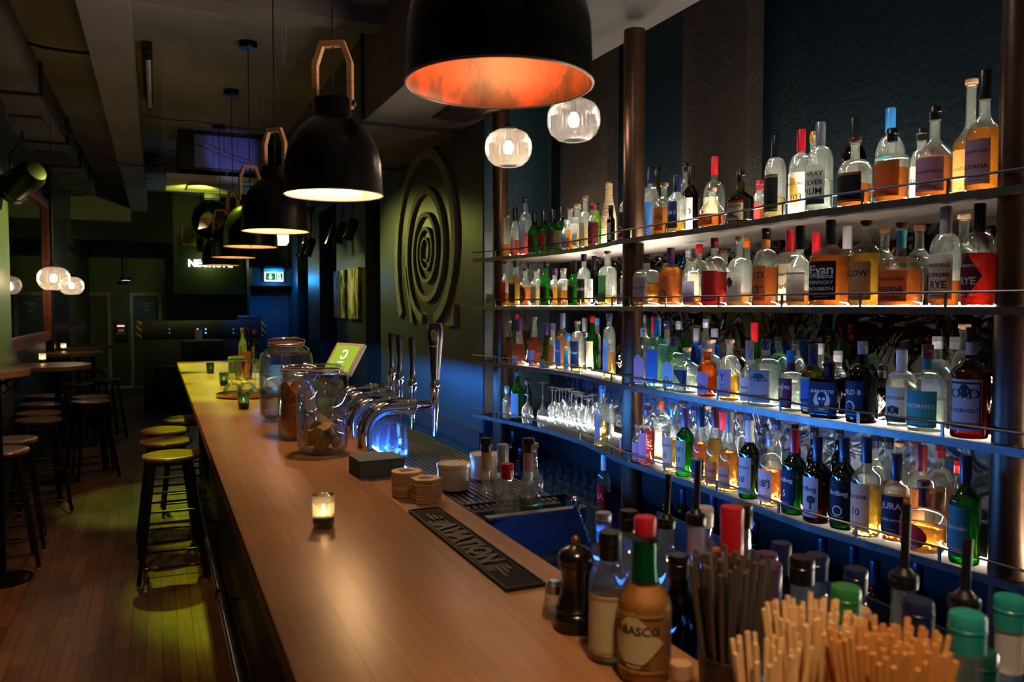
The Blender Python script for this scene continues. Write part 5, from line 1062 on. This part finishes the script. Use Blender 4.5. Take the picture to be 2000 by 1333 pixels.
B3 = [  # fourth shelf
 ('f', 990, 755, 17, 'std', 'clear', 'clear', .4, 'silver', 'cream', ''), ('f', 1011, 722, 27, 'wine', 'green', 'lime', .4, 'dark-green', 'pale-blue', ''), ('b', 1030, 738, 18, 'wine', 'green', 'lime', .4, 'black', '', ''), ('f', 1177, 754, 25, 'sq', 'clear', 'straw', .4, 'blue', 'grey', ''), ('m', 1194, 775, 14, 'std', 'clear', 'clear', .4, 'navy', 'white', ''),
 ('f', 1226, 821, 32, 'squat', 'clear', 'red', .4, 'cork', 'pale-blue', '', 'tri'), ('f', 1243, 830, 26, 'std', 'clear', 'pink', .45, 'tan', 'pink', ''), ('b', 1248, 780, 22, 'std', 'clear', 'clear', .4, 'blue', 'red', ''), ('f', 1265, 795, 31, 'cyl', 'clear', 'rose', .6, 'purple', 'pink', ''), ('m', 1292, 784, 38, 'dome', 'clear', 'orange', .45, 'orange', 'white', '@gold'), ('f', 1315, 792, 38, 'std', 'clear', 'gold', .5, 'tan', 'cream', 'GLENLIVET/15'), ('b', 1334, 786, 24, 'std', 'clear', 'amber', .4, 'brown', '', ''), ('f', 1340, 798, 35, 'std', 'green', 'lime', .5, 'purple+', 'pale-green', 'LIVET/12'),
 ('b', 1358, 795, 22, 'std', 'clear', 'amber', .4, 'navy', '', ''), ('f', 1371, 796, 34, 'bell', 'clear', 'orange', .52, 'navy+', 'navy', '@gold'), ('b', 1386, 793, 24, 'std', 'clear', 'amber', .4, 'tan', '', ''), ('f', 1399, 797, 38, 'bell', 'clear', 'gold', .6, 'maroon+', 'orange', 'ORANGE'), ('b', 1415, 805, 22, 'std', 'clear', 'amber', .4, 'red+', '', ''), ('f', 1427, 805, 41, 'bell', 'clear', 'amber', .5, 'grey+', 'tan', 'ORANGIE'), ('b', 1447, 808, 26, 'std', 'clear', 'amber', .3, 'brown', '', ''),
 ('f', 1467, 822, 40, 'std', 'dark-green', 'lime', .5, 'white+', 'white', 'LAPHROAIG/10'), ('f', 1509, 850, 46, 'dome', 'clear', 'orange', .5, 'silver', 'white', '\u5c71\u5d0e'), ('b', 1519, 822, 24, 'std', 'clear', 'amber', .4, 'navy', '', ''), ('f', 1555, 840, 46, 'std', 'dark-green', 'lime', .5, 'red+', 'navy', 'Ardbeg/5'), ('b', 1556, 822, 24, 'std', 'dark', 'brown', .4, 'brown', '', ''), ('b', 1594, 837, 28, 'std', 'dark', 'brown', .4, 'black', '', ''), ('f', 1601, 854, 52, 'std', 'dark', 'gold', .5, 'navy+', 'white', 'Ardbeg/@sheep'),
 ('b', 1643, 838, 30, 'std', 'dark-green', 'lime', .4, 'black', '', ''), ('f', 1654, 855, 52, 'std', 'dark-green', 'gold', .5, 'navy+', 'black', 'Ardbeg/@disc'), ('f', 1698, 855, 56, 'std', 'clear', 'gold', .5, 'navy+', 'cream', 'TALISKER/10'), ('b', 1712, 852, 38, 'std', 'clear', 'amber', .4, 'navy', '', ''), ('b', 1741, 855, 40, 'std', 'clear', 'amber', .4, 'black', '', ''), ('f', 1753, 888, 56, 'std', 'clear', 'orange', .5, 'navy+', 'navy', 'JURA/SEVEN WOOD'), ('b', 1764, 865, 46, 'std', 'clear', 'amber', .4, 'tan', '', ''), ('b', 1792, 862, 48, 'std', 'clear', 'amber', .4, 'brown', '', ''),
 ('m', 1806, 871, 52, 'std', 'clear', 'orange', .5, 'maroon+', 'orange', ''), ('b', 1842, 871, 54, 'dome', 'clear', 'amber', .5, 'maroon', '', ''), ('f', 1812, 940, 78, 'disc', 'clear', 'amber', .36, 'brown', 'red', '', 'oval', 'maroon'), ('f', 1894, 890, 56, 'std', 'green', 'yellow', .56, 'navy+', 'teal', 'Glenfiddich'), ('b', 1878, 900, 24, 'std', 'clear', 'orange', .3, 'red', '', '')]
entries = []
for k, rows in enumerate((B0, B1, B2, B3)):
    for r in sorted(rows, key=lambda r: ('fmb'.index(r[0]), -r[3])):
        row, u, v, wpx = r[:4]; x, y, rr = place(k, u, v, wpx, row); H = z_at(x, y, v)-SH[k]
        H = min(max(H, .13), (SH[k-1]-SH[k]-.03) if k else .40); placed[k].append((x, y, rr)); entries.append((k, r, x, y, rr, H))
PYY = {'m': 3.38, 'f': 4.98}
count = {}
for k, r, x, y, rr, H in sorted(entries, key=lambda e: (e[0], e[2+1])):
    row, u, v, wpx, shape, glass, liq, fill, cap, paper, lines = r[:11]
    bay = 'near bay' if y < 3.38 else 'far bay'; rk = {'f': 'front', 'm': 'middle', 'b': 'rear'}[row]; key = (k, bay, rk)
    count.setdefault(key, []).append((x, y, rr, H, r))
for (k, bay, rk), lst in count.items():
    lst.sort(key=lambda e: -e[1])
    for i, (x, y, rr, H, r) in enumerate(lst):
        row, u, v, wpx, shape, glass, liq, fill, cap, paper, lines = r[:11]; lsh = r[11] if len(r) > 11 else ''; slv = r[12] if len(r) > 12 else None
        g = 'clear' if glass in ('aqua', 'frosted') else glass
        desc = g+' bottle, '+cap.rstrip('+')+' cap'+((', '+paper+' label') if paper else '')
        lab = '%s, %s from %s post, %s %s of %s' % (desc, ORD[i], 'far' if bay == 'far bay' else 'middle', rk, 'row', SNAME[k].replace(' shelf', ' shelf'))
        tex = '_dimpled' if (k, u) in ((0, 1236), (2, 1190), (2, 1361)) else ''
        build_bottle('spirits_bottle', lab, 'bottle', 'bottles on the '+SNAME[k], (x, y, SH[k]+.0012), rr, H, shape, glass, liq, fill, cap, paper, lines, PI+.12+rnd.uniform(-.22, .22), lshape=lsh, tex=tex, sleeve=slv)
# woven-covered flask on the top shelf
x, y, rr = place(0, 1188, 355, 30, 'm'); H = z_at(x, y, 355)-SH[0]; placed[0].append((x, y, rr))
t = thing('wicker_flask', 'woven straw-covered flask beside the middle post on the top shelf', 'bottle', (x, y, SH[0]+.001))
m, tt, out, N = nt('woven_straw'); L = tt.links.new; tc = N('ShaderNodeTexCoord'); w1 = N('ShaderNodeTexWave', _bands_direction='Z', Scale=38.0, Distortion=2.0); L(tc.outputs['Object'], w1.inputs['Vector']); bp = N('ShaderNodeBump', Strength=.8, Distance=.004); L(w1.outputs['Fac'], bp.inputs['Height'])
p_ = N('ShaderNodeBsdfPrincipled', Roughness=.8); p_.inputs['Base Color'].default_value = srgb('a8916c'); L(bp.outputs[0], p_.inputs['Normal']); L(p_.outputs[0], out.inputs[0])
mk('woven_cover', lathe([(0, 0), (rr*.9, 0), (rr, .02), (rr, H*.45), (rr*.75, H*.62), (rr*.5, H*.75), (rr*.45, H*.97), (0, H*.97)], 28), m, t); mk('stopper', cyl(.012, H*.97, H, 14), M_CAP['brown'], t)
# upturned wine glasses on the fourth shelf
M_wine = GL('wine_glass', 'f8fafa', 'd0dce4', .07, .02, 1.5)
def wine(lab, u, v):
    x, y, rr = place(3, u, v, 24, 'f' if u < 1065 else 'm'); H = min(.30, max(.2, z_at(x, y, v)-SH[3])); rr = min(rr, .041)
    placed[3].append((x, y, rr))
    pr = [(rr*.85, 0), (rr, .05), (rr*.98, .075), (rr*.75, .105), (rr*.3, .125), (.005, .14), (.0035, .16), (.0035, H-.012), (.008, H-.006), (rr*.85, H-.001), (rr*.85, H), (0, H), ]
    inn = [(rr*.82, .0), (rr*.96, .05), (rr*.94, .075), (rr*.7, .1), (rr*.25, .12), (0, .126)]
    tag(mk('wine_glass', lathe(inn[::-1]+pr, 24), M_wine, loc=(x, y, SH[3]+.001)), lab, 'glass', 'upturned wine glasses')
wine('upturned wine glass farthest out, beside the green bottle on the fourth shelf', 1030, 748)
wine('upturned wine glass second from the green bottle on the fourth shelf', 1060, 748)
for u, v in ((1079, 757), (1093, 759), (1105, 762), (1117, 765), (1127, 771), (1137, 774), (1147, 777), (1085, 763), (1099, 769), (1112, 775), (1124, 781), (1136, 785), (1150, 789), (1158, 784)):
    wine('upturned wine glass standing in the close double row on the fourth shelf', u, v)
# a propped photo card and a paper tube at the far end of the second shelf
t = thing('photo_card', 'small propped black-and-white photo card at the far end of the second shelf', 'photo', (2.10, 5.10, SH[1]+.001), rot=(0, R(12), .2))
mk('card', box(0, .003, -.05, .05, 0, .09), M_PAP['white'], t); mk('image', box(-.0006, 0, -.042, .042, .02, .082), P('photo_print', '1c2026', .4, noise=.6, nscale=30), t)
# dim bottles and tumblers on the back counter
ZC = .481; bc = []
def cplace(u, X): d = ray(u, 800); return X, d.y/d.x*X
for i, (u, v, X, shape, glass, cap, paper, lines, lab) in enumerate([
    (1246, 930, 2.26, 'wine', 'black', 'red+', 'white', '', 'dark wine bottle with pinkish-red capsule behind the middle post, under the shelves'), (1305, 948, 2.28, 'wine', 'black', 'black+', '', '', 'dark wine bottle with black capsule, second beyond the middle post under the shelves'), (1335, 955, 2.34, 'wine', 'dark-green', 'navy+', '', '', 'dark green bottle with navy capsule under the shelves, third from the middle post'),
    (1395, 965, 2.3, 'wine', 'black', 'navy+', '', '', 'black bottle with navy capsule lit by blue glints, low under the shelves'), (1425, 960, 2.4, 'wine', 'black', 'navy+', '', '', 'black bottle behind the blue-glinting one on the back counter'), (1479, 1018, 2.28, 'squat', 'black', 'navy', 'grey', '', 'small dark round-shouldered bottle with navy cap on the back counter'), (1612, 1052, 2.3, 'wine', 'black', 'navy+', '', '', 'dark bottle in shadow below the numbered whisky bottles'),
    (1674, 1068, 2.3, 'wine', 'navy', 'navy+', '', '', 'navy-capped dark bottle in shadow on the back counter near the near post'), (1716, 1096, 2.24, 'std', 'black', 'navy+', 'green', 'YDER', 'dark bottle with black and bright green label on the back counter'), (1800, 1100, 2.36, 'wine', 'black', 'navy+', '', '', 'dark capped bottle deepest in shadow behind the pourers'),
    (1003, 842, 2.3, 'wine', 'green', 'black+', '', '', 'green wine bottle standing low beyond the black bottle bin'), (1017, 890, 2.25, 'std', 'black', 'navy', 'black', '', 'black bottle with navy cap and triangle label low beyond the bin'), (1180, 885, 2.26, 'dome', 'clear', 'white+', 'red', 'NA', 'clear bottle with dark contents and red label beside the middle post foot')]):
    x, y = cplace(u, X); H = min(.34, z_at(x, y, v)-ZC)
    build_bottle('wine_bottle' if shape == 'wine' else 'spirits_bottle', lab, 'bottle', 'bottles on the low back counter', (x, y, ZC), .038, max(H, .2), shape, glass, 'brown' if glass == 'clear' else '', .4, cap, paper, lines, PI+.2)
tum = mk('tumbler', lathe([(0, 0), (.034, 0), (.038, .095), (.035, .095), (.031, .01), (0, .01)], 20), M_glass0); tag(tum, 'empty tumbler in the dim crowd of glasses on the low back counter', 'glass', 'tumblers on the low back counter')
n = 0
for i in range(5):
    for j in range(9):
        u = 1028+17*j+5*(i % 2); X = 2.16+.095*i; x, y = cplace(u, X)
        if not (3.62 < y < 5.0) or any(math.hypot(x-a, y-b) < .08 for a, b in bc) or any(math.hypot(x-cplace(uu, XX)[0], y-cplace(uu, XX)[1]) < .085 for uu, XX in ((1180, 2.26), (1003, 2.3), (1017, 2.25))): continue
        if math.hypot(x-2.14, y-4.98) < .1: continue
        bc.append((x, y)); o = tum if n == 0 else tum.copy()
        if n: COL.objects.link(o)
        o.location = (x, y, ZC); n += 1
# ================================================================ behind the counter: rail, bin, sink panel and the close-up things
t = thing('speed_rail', 'dark steel bottle rail along the working side of the counter', 'bottle rail', (.965, .9, .98))
mk('shelf_tray', box(-.19, .3, -1.3, .93, -.02, 0), M_darksteel, t); mk('front_lip', box(.29, .3, -1.3, .93, 0, .1), M_darksteel, t)
pa = on_z(945, 1010, ZB-.02)
yp = 1.93
t = thing('steel_splash_panel', 'upright steel splash panel beside the black bottle bin', 'panel', (.79, yp, .6))
mk('sheet', box(0, .3, 0, .012, 0, on_y(1130, 995, yp).z-.6), P('brushed_sink_steel', '6f7a94', .24, .9, noise=.1, nscale=6, stretch=(1, 1, 9)), t); mk('folded_edge', box(0, .3, -.008, .02, on_y(1130, 995, yp).z-.6, on_y(1130, 995, yp).z-.594), M_steel, t)
t = thing('bottle_bin', 'black plastic bottle bin sunk behind the counter beyond the steel panel', 'bin', (.96, 2.06, .9))
mk('bin_shell', [box(-.165, .19, -.105, .1, 0, .01), box(-.165, -.155, -.105, .1, .01, .17), box(.18, .19, -.105, .1, .01, .17), box(-.155, .18, .09, .1, .01, .17)], M_blackmat, t)
t = thing('back_worktop', 'dark worktop with a rail edge beyond the bottle bin', 'worktop', (1.3, 2.6, .88)); mk('slab', box(-.13, .06, -.55, 1.6, -.03, 0), M_black, t); mk('edge_rail', box(.06, .075, -.55, 1.6, -.03, .02), M_darksteel, t)
def fg(u, v, X, zb, shape, glass, liq, fill, cap, paper, lines, lab, Rr=.037, spout=0, neckr=.0155, sleeve=None, kind='spirits_bottle', a0=PI+.5, grp='open bottles in the counter rail', lsh=''):
    d = ray(u, 1000); y = d.y/d.x*X; H = z_at(X, y, v)-zb
    return build_bottle(kind, lab, 'bottle', grp, (X, y, zb), Rr, H, shape, glass, liq, fill, cap, paper, lines, a0, spout=spout, neckr=neckr, sleeve=sleeve, lshape=lsh)
# four bottles in the bin
G = 'bottles in the black bin'
fg(950, 856, .905, .912, 'long', 'clear', 'clear', .25, 'black', 'cream', '', 'clear bottle with black capsule and cream neck band, in the bin by the ramekins', sleeve='cream', grp=G, Rr=.04)
fg(982, 868, .955, .912, 'tall', 'clear', 'straw', .3, 'silver+', '', '', 'clear bottle with silver screw cap standing between two neck-labelled bottles', grp=G, Rr=.03)
fg(991, 906, .885, .912, 'dome', 'clear', 'red', .2, 'red', '', '', 'shorter clear bottle with red capsule at the front of the bin', grp=G, Rr=.036)
fg(1032, 856, .99, .912, 'long', 'clear', 'amber', .45, 'black', '', '', 'amber-filled bottle with black cap and pink neck band in the bin', sleeve='pink', grp=G, Rr=.042)
fg(1040, 866, 1.09, .912, 'std', 'clear', 'straw', .4, 'tan', '', '', 'straw-coloured bottle half hidden behind the pink-banded bottle in the bin', grp=G, Rr=.036)
# rail bottles: column, top row, distance across the bar
ZR = .981
RB = [(1179, 1001, .97, 'long', 'clear', 'clear', .3, 'silver', '', 'clear bottle with glowing blue neck, farthest in the rail by the pepper mill', 'blue', 0), (1228, 997, .90, 'std', 'clear', 'clear', .3, 'black', '', 'clear bottle with black cap behind the green-necked sauce bottle', None, 0),  # blue light put into the first bottle's neck sleeve colour
 (1302, 1012, .96, 'std', 'clear', 'clear', .3, 'black', '', 'clear bottle with slim black pour tube beyond the dark straws', None, .09), (1360, 1003, .93, 'long', 'clear', 'clear', .5, 'black', '', 'clear bottle with grey neck sleeve and tall black pour tube', 'lilac', .1), (1376, 990, 1.06, 'std', 'clear', 'clear', .3, 'white', '', 'white-capped bottle behind the tall pour tube', None, 0),
 (1430, 990, .87, 'dome', 'green', 'lime', .5, 'red+', 'cream', 'green bottle with long raspberry-red capsule in the rail', None, 0), (1449, 985, .97, 'std', 'clear', 'clear', .3, 'black', '', 'clear bottle with navy cap just behind the raspberry-capped bottle', None, 0), (1406, 1075, .86, 'std', 'clear', 'brown', .6, 'orange', '', 'bottle with orange-red screw cap below the raspberry capsule', None, 0),
 (1419, 1117, .82, 'std', 'clear', 'clear', .4, 'tan', '', 'bottle with ridged tan cap just over the dark straws', 'white', 0), (1462, 1127, .825, 'wide', 'clear', 'straw', .5, 'black', '', 'wide bottle with broad black cap over the dark straws', None, 0), (1327, 1084, .84, 'std', 'dark', 'brown', .5, 'black', '', 'dark bottle with black and copper top at the edge of the dark straws', None, 0),
 (1500, 1080, .99, 'std', 'clear', 'brown', .5, 'purple', '', 'bottle with copper-purple top behind the purple capsule', None, 0), (1506, 1099, .88, 'std', 'clear', 'brown', .5, 'purple+', '', 'bottle with long ridged purple capsule in the rail', None, 0), (1527, 1060, 1.0, 'std', 'navy', 'clear', .4, 'navy+', '', 'bottle with shiny navy capsule and pale top in the rail', None, 0), (1568, 1088, .93, 'std', 'clear', 'clear', .4, 'black', 'white', 'clear bottle with beaded black cap and white label in the rail', None, 0),
 (1597, 1083, 1.02, 'std', 'clear', 'clear', .4, 'navy', '', 'blue-lit bottle with brown top behind the beaded black cap', None, 0), (1655, 1146, .84, 'std', 'clear', 'clear', .5, 'green', '', 'bottle with wide green cap and pale top over the light sticks', 'white', 0), (1672, 1188, .79, 'std', 'clear', 'clear', .5, 'tan', '', 'bottle with flat tan cap in front of the green-capped one', 'white', 0), (1674, 1110, 1.06, 'std', 'clear', 'clear', .4, 'navy', '', 'slim blue-lit bottle behind the wide green cap', None, 0),
 (1768, 1120, .94, 'std', 'clear', 'clear', .3, 'black', '', 'clear bottle with beaded collar and very tall black pour tube', None, .1), (1797, 1172, .88, 'long', 'clear', 'rose', .4, 'navy', '', 'bottle with navy cap and pink neck band right of the tall pour tube', 'pink', 0), (1771, 1224, .795, 'std', 'clear', 'clear', .4, 'dark-green', '', 'bottle with broad bottle-green cap directly over the wood sticks', None, 0),
 (1888, 1165, .90, 'std', 'clear', 'clear', .4, 'black', '', 'clear bottle with black pour tube under the near post', None, .075), (1895, 1199, .82, 'std', 'clear', 'clear', .5, 'teal', '', 'bottle with tall ridged teal capsule under the near post', None, 0), (1922, 1272, .79, 'std', 'clear', 'clear', .5, 'dark-green', '', 'bottle with low teal-green cap at the lower picture corner', None, 0), (1978, 1166, .87, 'long', 'clear', 'clear', .5, 'teal', '', 'bottle with long teal capsule and white label at the picture edge', 'white', 0)]
busy = []
for u, v, X, shape, glass, liq, fill, cap, paper, lab, slv, sp in RB:
    d = ray(u, 1000); X0 = max(X, .83)
    for s in range(24):
        X = X0+.008*s; y = d.y/d.x*X
        if all(math.hypot(X-a, y-b) > .0715 for a, b in busy): break
    busy.append((X, y))
    fg(u, v, X, .981, shape, glass, liq, fill, cap, paper, '', lab, .0348, sp, .017, slv, a0=PI+.6)
# sauce bottles, mill and shaker on the ledge
ZL = ZB-.003
def led(u, v): return on_z(u, v, ZL)
p = led(1258, 1322); H = z_at(p.x, p.y, 1010)-ZL
t = thing('hot_sauce_bottle', 'big hot sauce bottle with red cap, green neck foil and diamond label', 'bottle', (p.x, p.y, ZL)); Rr = .04
pr, pw = profile('squat', Rr, H, .0175, H-.02); pr = [(r, z) for r, z in pr]
mk('bottle_glass', lathe(pr, 32), gmat('clear'), t); inn = [(0, .005)]+[(max(r-.002, .002), max(z, .005)) for r, z in pr[1:] if z < H*.60]+[(0, H*.6)]; mk('sauce', lathe(inn, 32), P('pepper_sauce', 'c47a38', .6), t)
mk('screw_cap', lathe([(.0155, H-.027), (.0165, H-.026), (.0165, H-.002), (.0155, H), (0, H)], 28), M_CAP['red'], t); mk('neck_foil', lathe([(.0205, H-.094), (.0186, H-.07), (.0182, H-.036)], 28), P('green_foil', '0c5a34', .22, .6), t)
label_mesh(t, pr, 2, PI+.55, 0, .047, H*.08, H*.46, 'cream', '@gold/TABASCO', shape='diamond')
p = led(1197, 1292); H = z_at(p.x, p.y, 1042)-ZL
build_bottle('sauce_bottle', 'pale sauce bottle with black cap and printed label beside the big hot sauce bottle', 'bottle', None, (min(p.x, .70), p.y+.01, ZL), .033, H, 'std', 'clear', 'cream', .5, 'black', 'cream', '@gold', PI+.6, neckr=.016)
p = led(1124, 1226); H = z_at(p.x, p.y, 1047)-ZL
t = thing('pepper_mill', 'black turned pepper mill with brass knob at the ledge edge', 'pepper mill', (p.x, p.y, ZL))
Mm = P('black_lacquer', '0d0a09', .22, coat=.5); s = H/.2
mk('mill_body', lathe([(0, 0), (.0345, 0), (.035, .006), (.032, .014), (.034, .022), (.034, .03), (.029, .038), (.032, .046), (.0275, .055), (.0235, .08), (.0215, .105), (.0225, .125), (.0265, .134), (.0265, .14), (0, .14)], 36), Mm, t).scale = (1.12, 1.12, s)
mk('mill_head', lathe([(0, .141), (.026, .141), (.0275, .15), (.027, .16), (.021, .172), (.009, .179), (.007, .181), (0, .181)], 36), Mm, t).scale = (1.12, 1.12, s)
mk('brass_knob', lathe([(0, .18), (.005, .18), (.0095, .187), (.009, .195), (.004, .2), (0, .2)], 20), P('brass', 'b88a44', .25, 1), t).scale = (s, s, s)
p = led(1083, 1206); t = thing('salt_shaker', 'small glass salt shaker half hidden behind the pepper mill', 'shaker', (p.x, p.y+.0, ZL))
mk('glass', lathe([(0, 0), (.02, 0), (.0215, .006), (.017, .045), (0, .045)], 10), M_glass0, t, sharp=20); mk('metal_cap', lathe([(.0155, .045), (.017, .045), (.016, .06), (.009, .067), (0, .068)], 20), M_steel, t)
p = led(1340, 1330); 
# bar spoon
a = on_y(1165, 1090, 1.75); b = on_y(1124, 985, 1.75)
t = thing('bar_spoon', 'twisted silver bar spoon leaning up beside the steel panel', 'spoon', tuple(a)); d = b-a
tw = [Vector((0, 0, 0))+d*(i/40)+Vector((.0012*math.cos(i*1.3), 0, .0012*math.sin(i*1.3))) for i in range(-60, 41)]
mk('twisted_shaft', tube(tw, .003, 8), M_chrome, t); mk('finial', [lathe([(0, 0), (.012, .004), (.014, .012), (.004, .018), (0, .018)], 16, 2, tuple(d*.86)), lathe([(0, 0), (.009, .002), (.012, .012), (.006, .02), (0, .022)], 16, 2, tuple(d*.99))], M_chrome, t)
# cups of straws and sticks at the bottom corner
M_cupd = P('dark_straw_cup', '2a1f18', .35); M_str = P('dark_straw', '4a4038', .5); M_stick = P('birch_stick', 'e2b880', .6, noise=.12, nscale=30); M_stick2 = P('warm_birch_stick', 'c98a44', .6, noise=.15, nscale=30)
def cup(lab, u, vr, X, H, r, mat):
    d = ray(u, 1300); y = d.y/d.x*X; t = thing('straw_cup', lab, 'cup', (X, y, ZL)); mk('cup_wall', lathe([(0, .001), (r*.86, .001), (r*.9, .006), (r, H), (r*.95, H), (r*.84, .008), (0, .008)], 36), mat, t); mk('rolled_lip', tube([(r*.98*math.cos(2*PI*i/36), r*.98*math.sin(2*PI*i/36), H) for i in range(36)], .002, 6, True), mat, t); return X, y, r, H
def bundle(kind, c, n, vt, rad, mat, lab, cat, grp, lean, flat=1.0, jit=.012):
    X, y, r, H = c; protoo = None; L0 = z_at(X, y, vt)-ZL-.012
    for i in range(n):
        rr = (r*.80-rad)*math.sqrt((i+.5)/n); a = 2.39996*i
        bx_, by_ = rr*.82*math.cos(a), rr*.82*math.sin(a); tx, ty = rr*(1+lean*.35)*math.cos(a), rr*(1+lean*.35)*math.sin(a)
        v = Vector((tx-bx_, ty-by_, H)).normalized()
        if protoo is None:
            g = tube([(0, 0, 0), (0, 0, L0)], rad, 8) if flat == 1 else box(-rad, rad, -rad*flat, rad*flat, 0, L0, rad*flat*.5)
            o = protoo = tag(mk(kind, g, mat), lab, cat, grp)
        else: o = protoo.copy(); COL.objects.link(o)
        o.location = (X+bx_, y+by_, ZL+.0085+rnd.random()*jit); q = v.to_track_quat('Z', 'Y'); o.rotation_euler = (q @ Euler((0, 0, a)).to_quaternion()).to_euler()
c = cup('dark round cup holding the dark straws', 1425, 1310, .668, .105, .040, M_cupd)
bundle('drinking_straw', c, 34, 1092, .0034, M_str, 'dark grey-brown straw in the crowded dark cup', 'straw', 'dark straws in the cup', 1.1)
c = cup('cup holding the tall pale wooden sticks, middle of the three cups', 1585, 1320, .655, .10, .038, M_cupd)
bundle('wooden_stirrer', c, 46, 1196, .0026, M_stick, 'long pale wooden stirrer in the middle cup', 'stirrer', 'pale wooden stirrers', 1.1, .7)
c = cup('cup packed with short orange-toned wooden sticks, nearest the picture corner', 1735, 1330, .675, .09, .043, M_cupd)
bundle('wooden_skewer', c, 70, 1248, .0030, M_stick2, 'short warm-toned wooden stick in the nearest packed cup', 'skewer', 'short wooden sticks', 1.0, .8)
c = cup('small low cup of short pale sticks in front of the dark straws', 1500, 1333, .578, .085, .027, M_cupd)
bundle('wooden_toothpick', c, 22, 1262, .0025, M_stick, 'short pale stick leaning in the small low cup', 'stick', 'short pale sticks in the low cup', 1.6, .8)
p = on_z(1310, 1345, ZL); t = thing('bitters_bottle', 'small clear dropper bottle with round shoulder at the bottom edge', 'bottle', (.60, ray(1330, 1300).y/ray(1330, 1300).x*.60, ZL))
mk('glass', lathe([(0, 0), (.03, 0), (.032, .01), (.032, .05), (.025, .066), (.012, .075), (.011, .085), (0, .085)], 26), gmat('clear'), t); mk('dropper_cap', lathe([(.011, .083), (.0135, .083), (.0135, .1), (0, .101)], 18), M_CAP['tan'], t)
# bottles behind the copper tray
G = 'bottles behind the copper tray'
fg(502, 645, .9, ZB-.044, 'std', 'green', 'lime', .5, 'red', 'cream', 'SON', 'green bottle with red cap and cream label behind the copper tray', grp=G, Rr=.042)
fg(479, 641, .72, ZB-.003, 'std', 'clear', 'amber', .4, 'gold', 'tan', '', 'clear bottle with gold top behind the copper straws', grp=G, Rr=.036)
fg(490, 640, .84, ZB-.044, 'tall', 'dark', 'brown', .5, 'black', '', '', 'dark bottle with slim pour tube behind the coupe glasses', grp=G, Rr=.034, spout=.05)
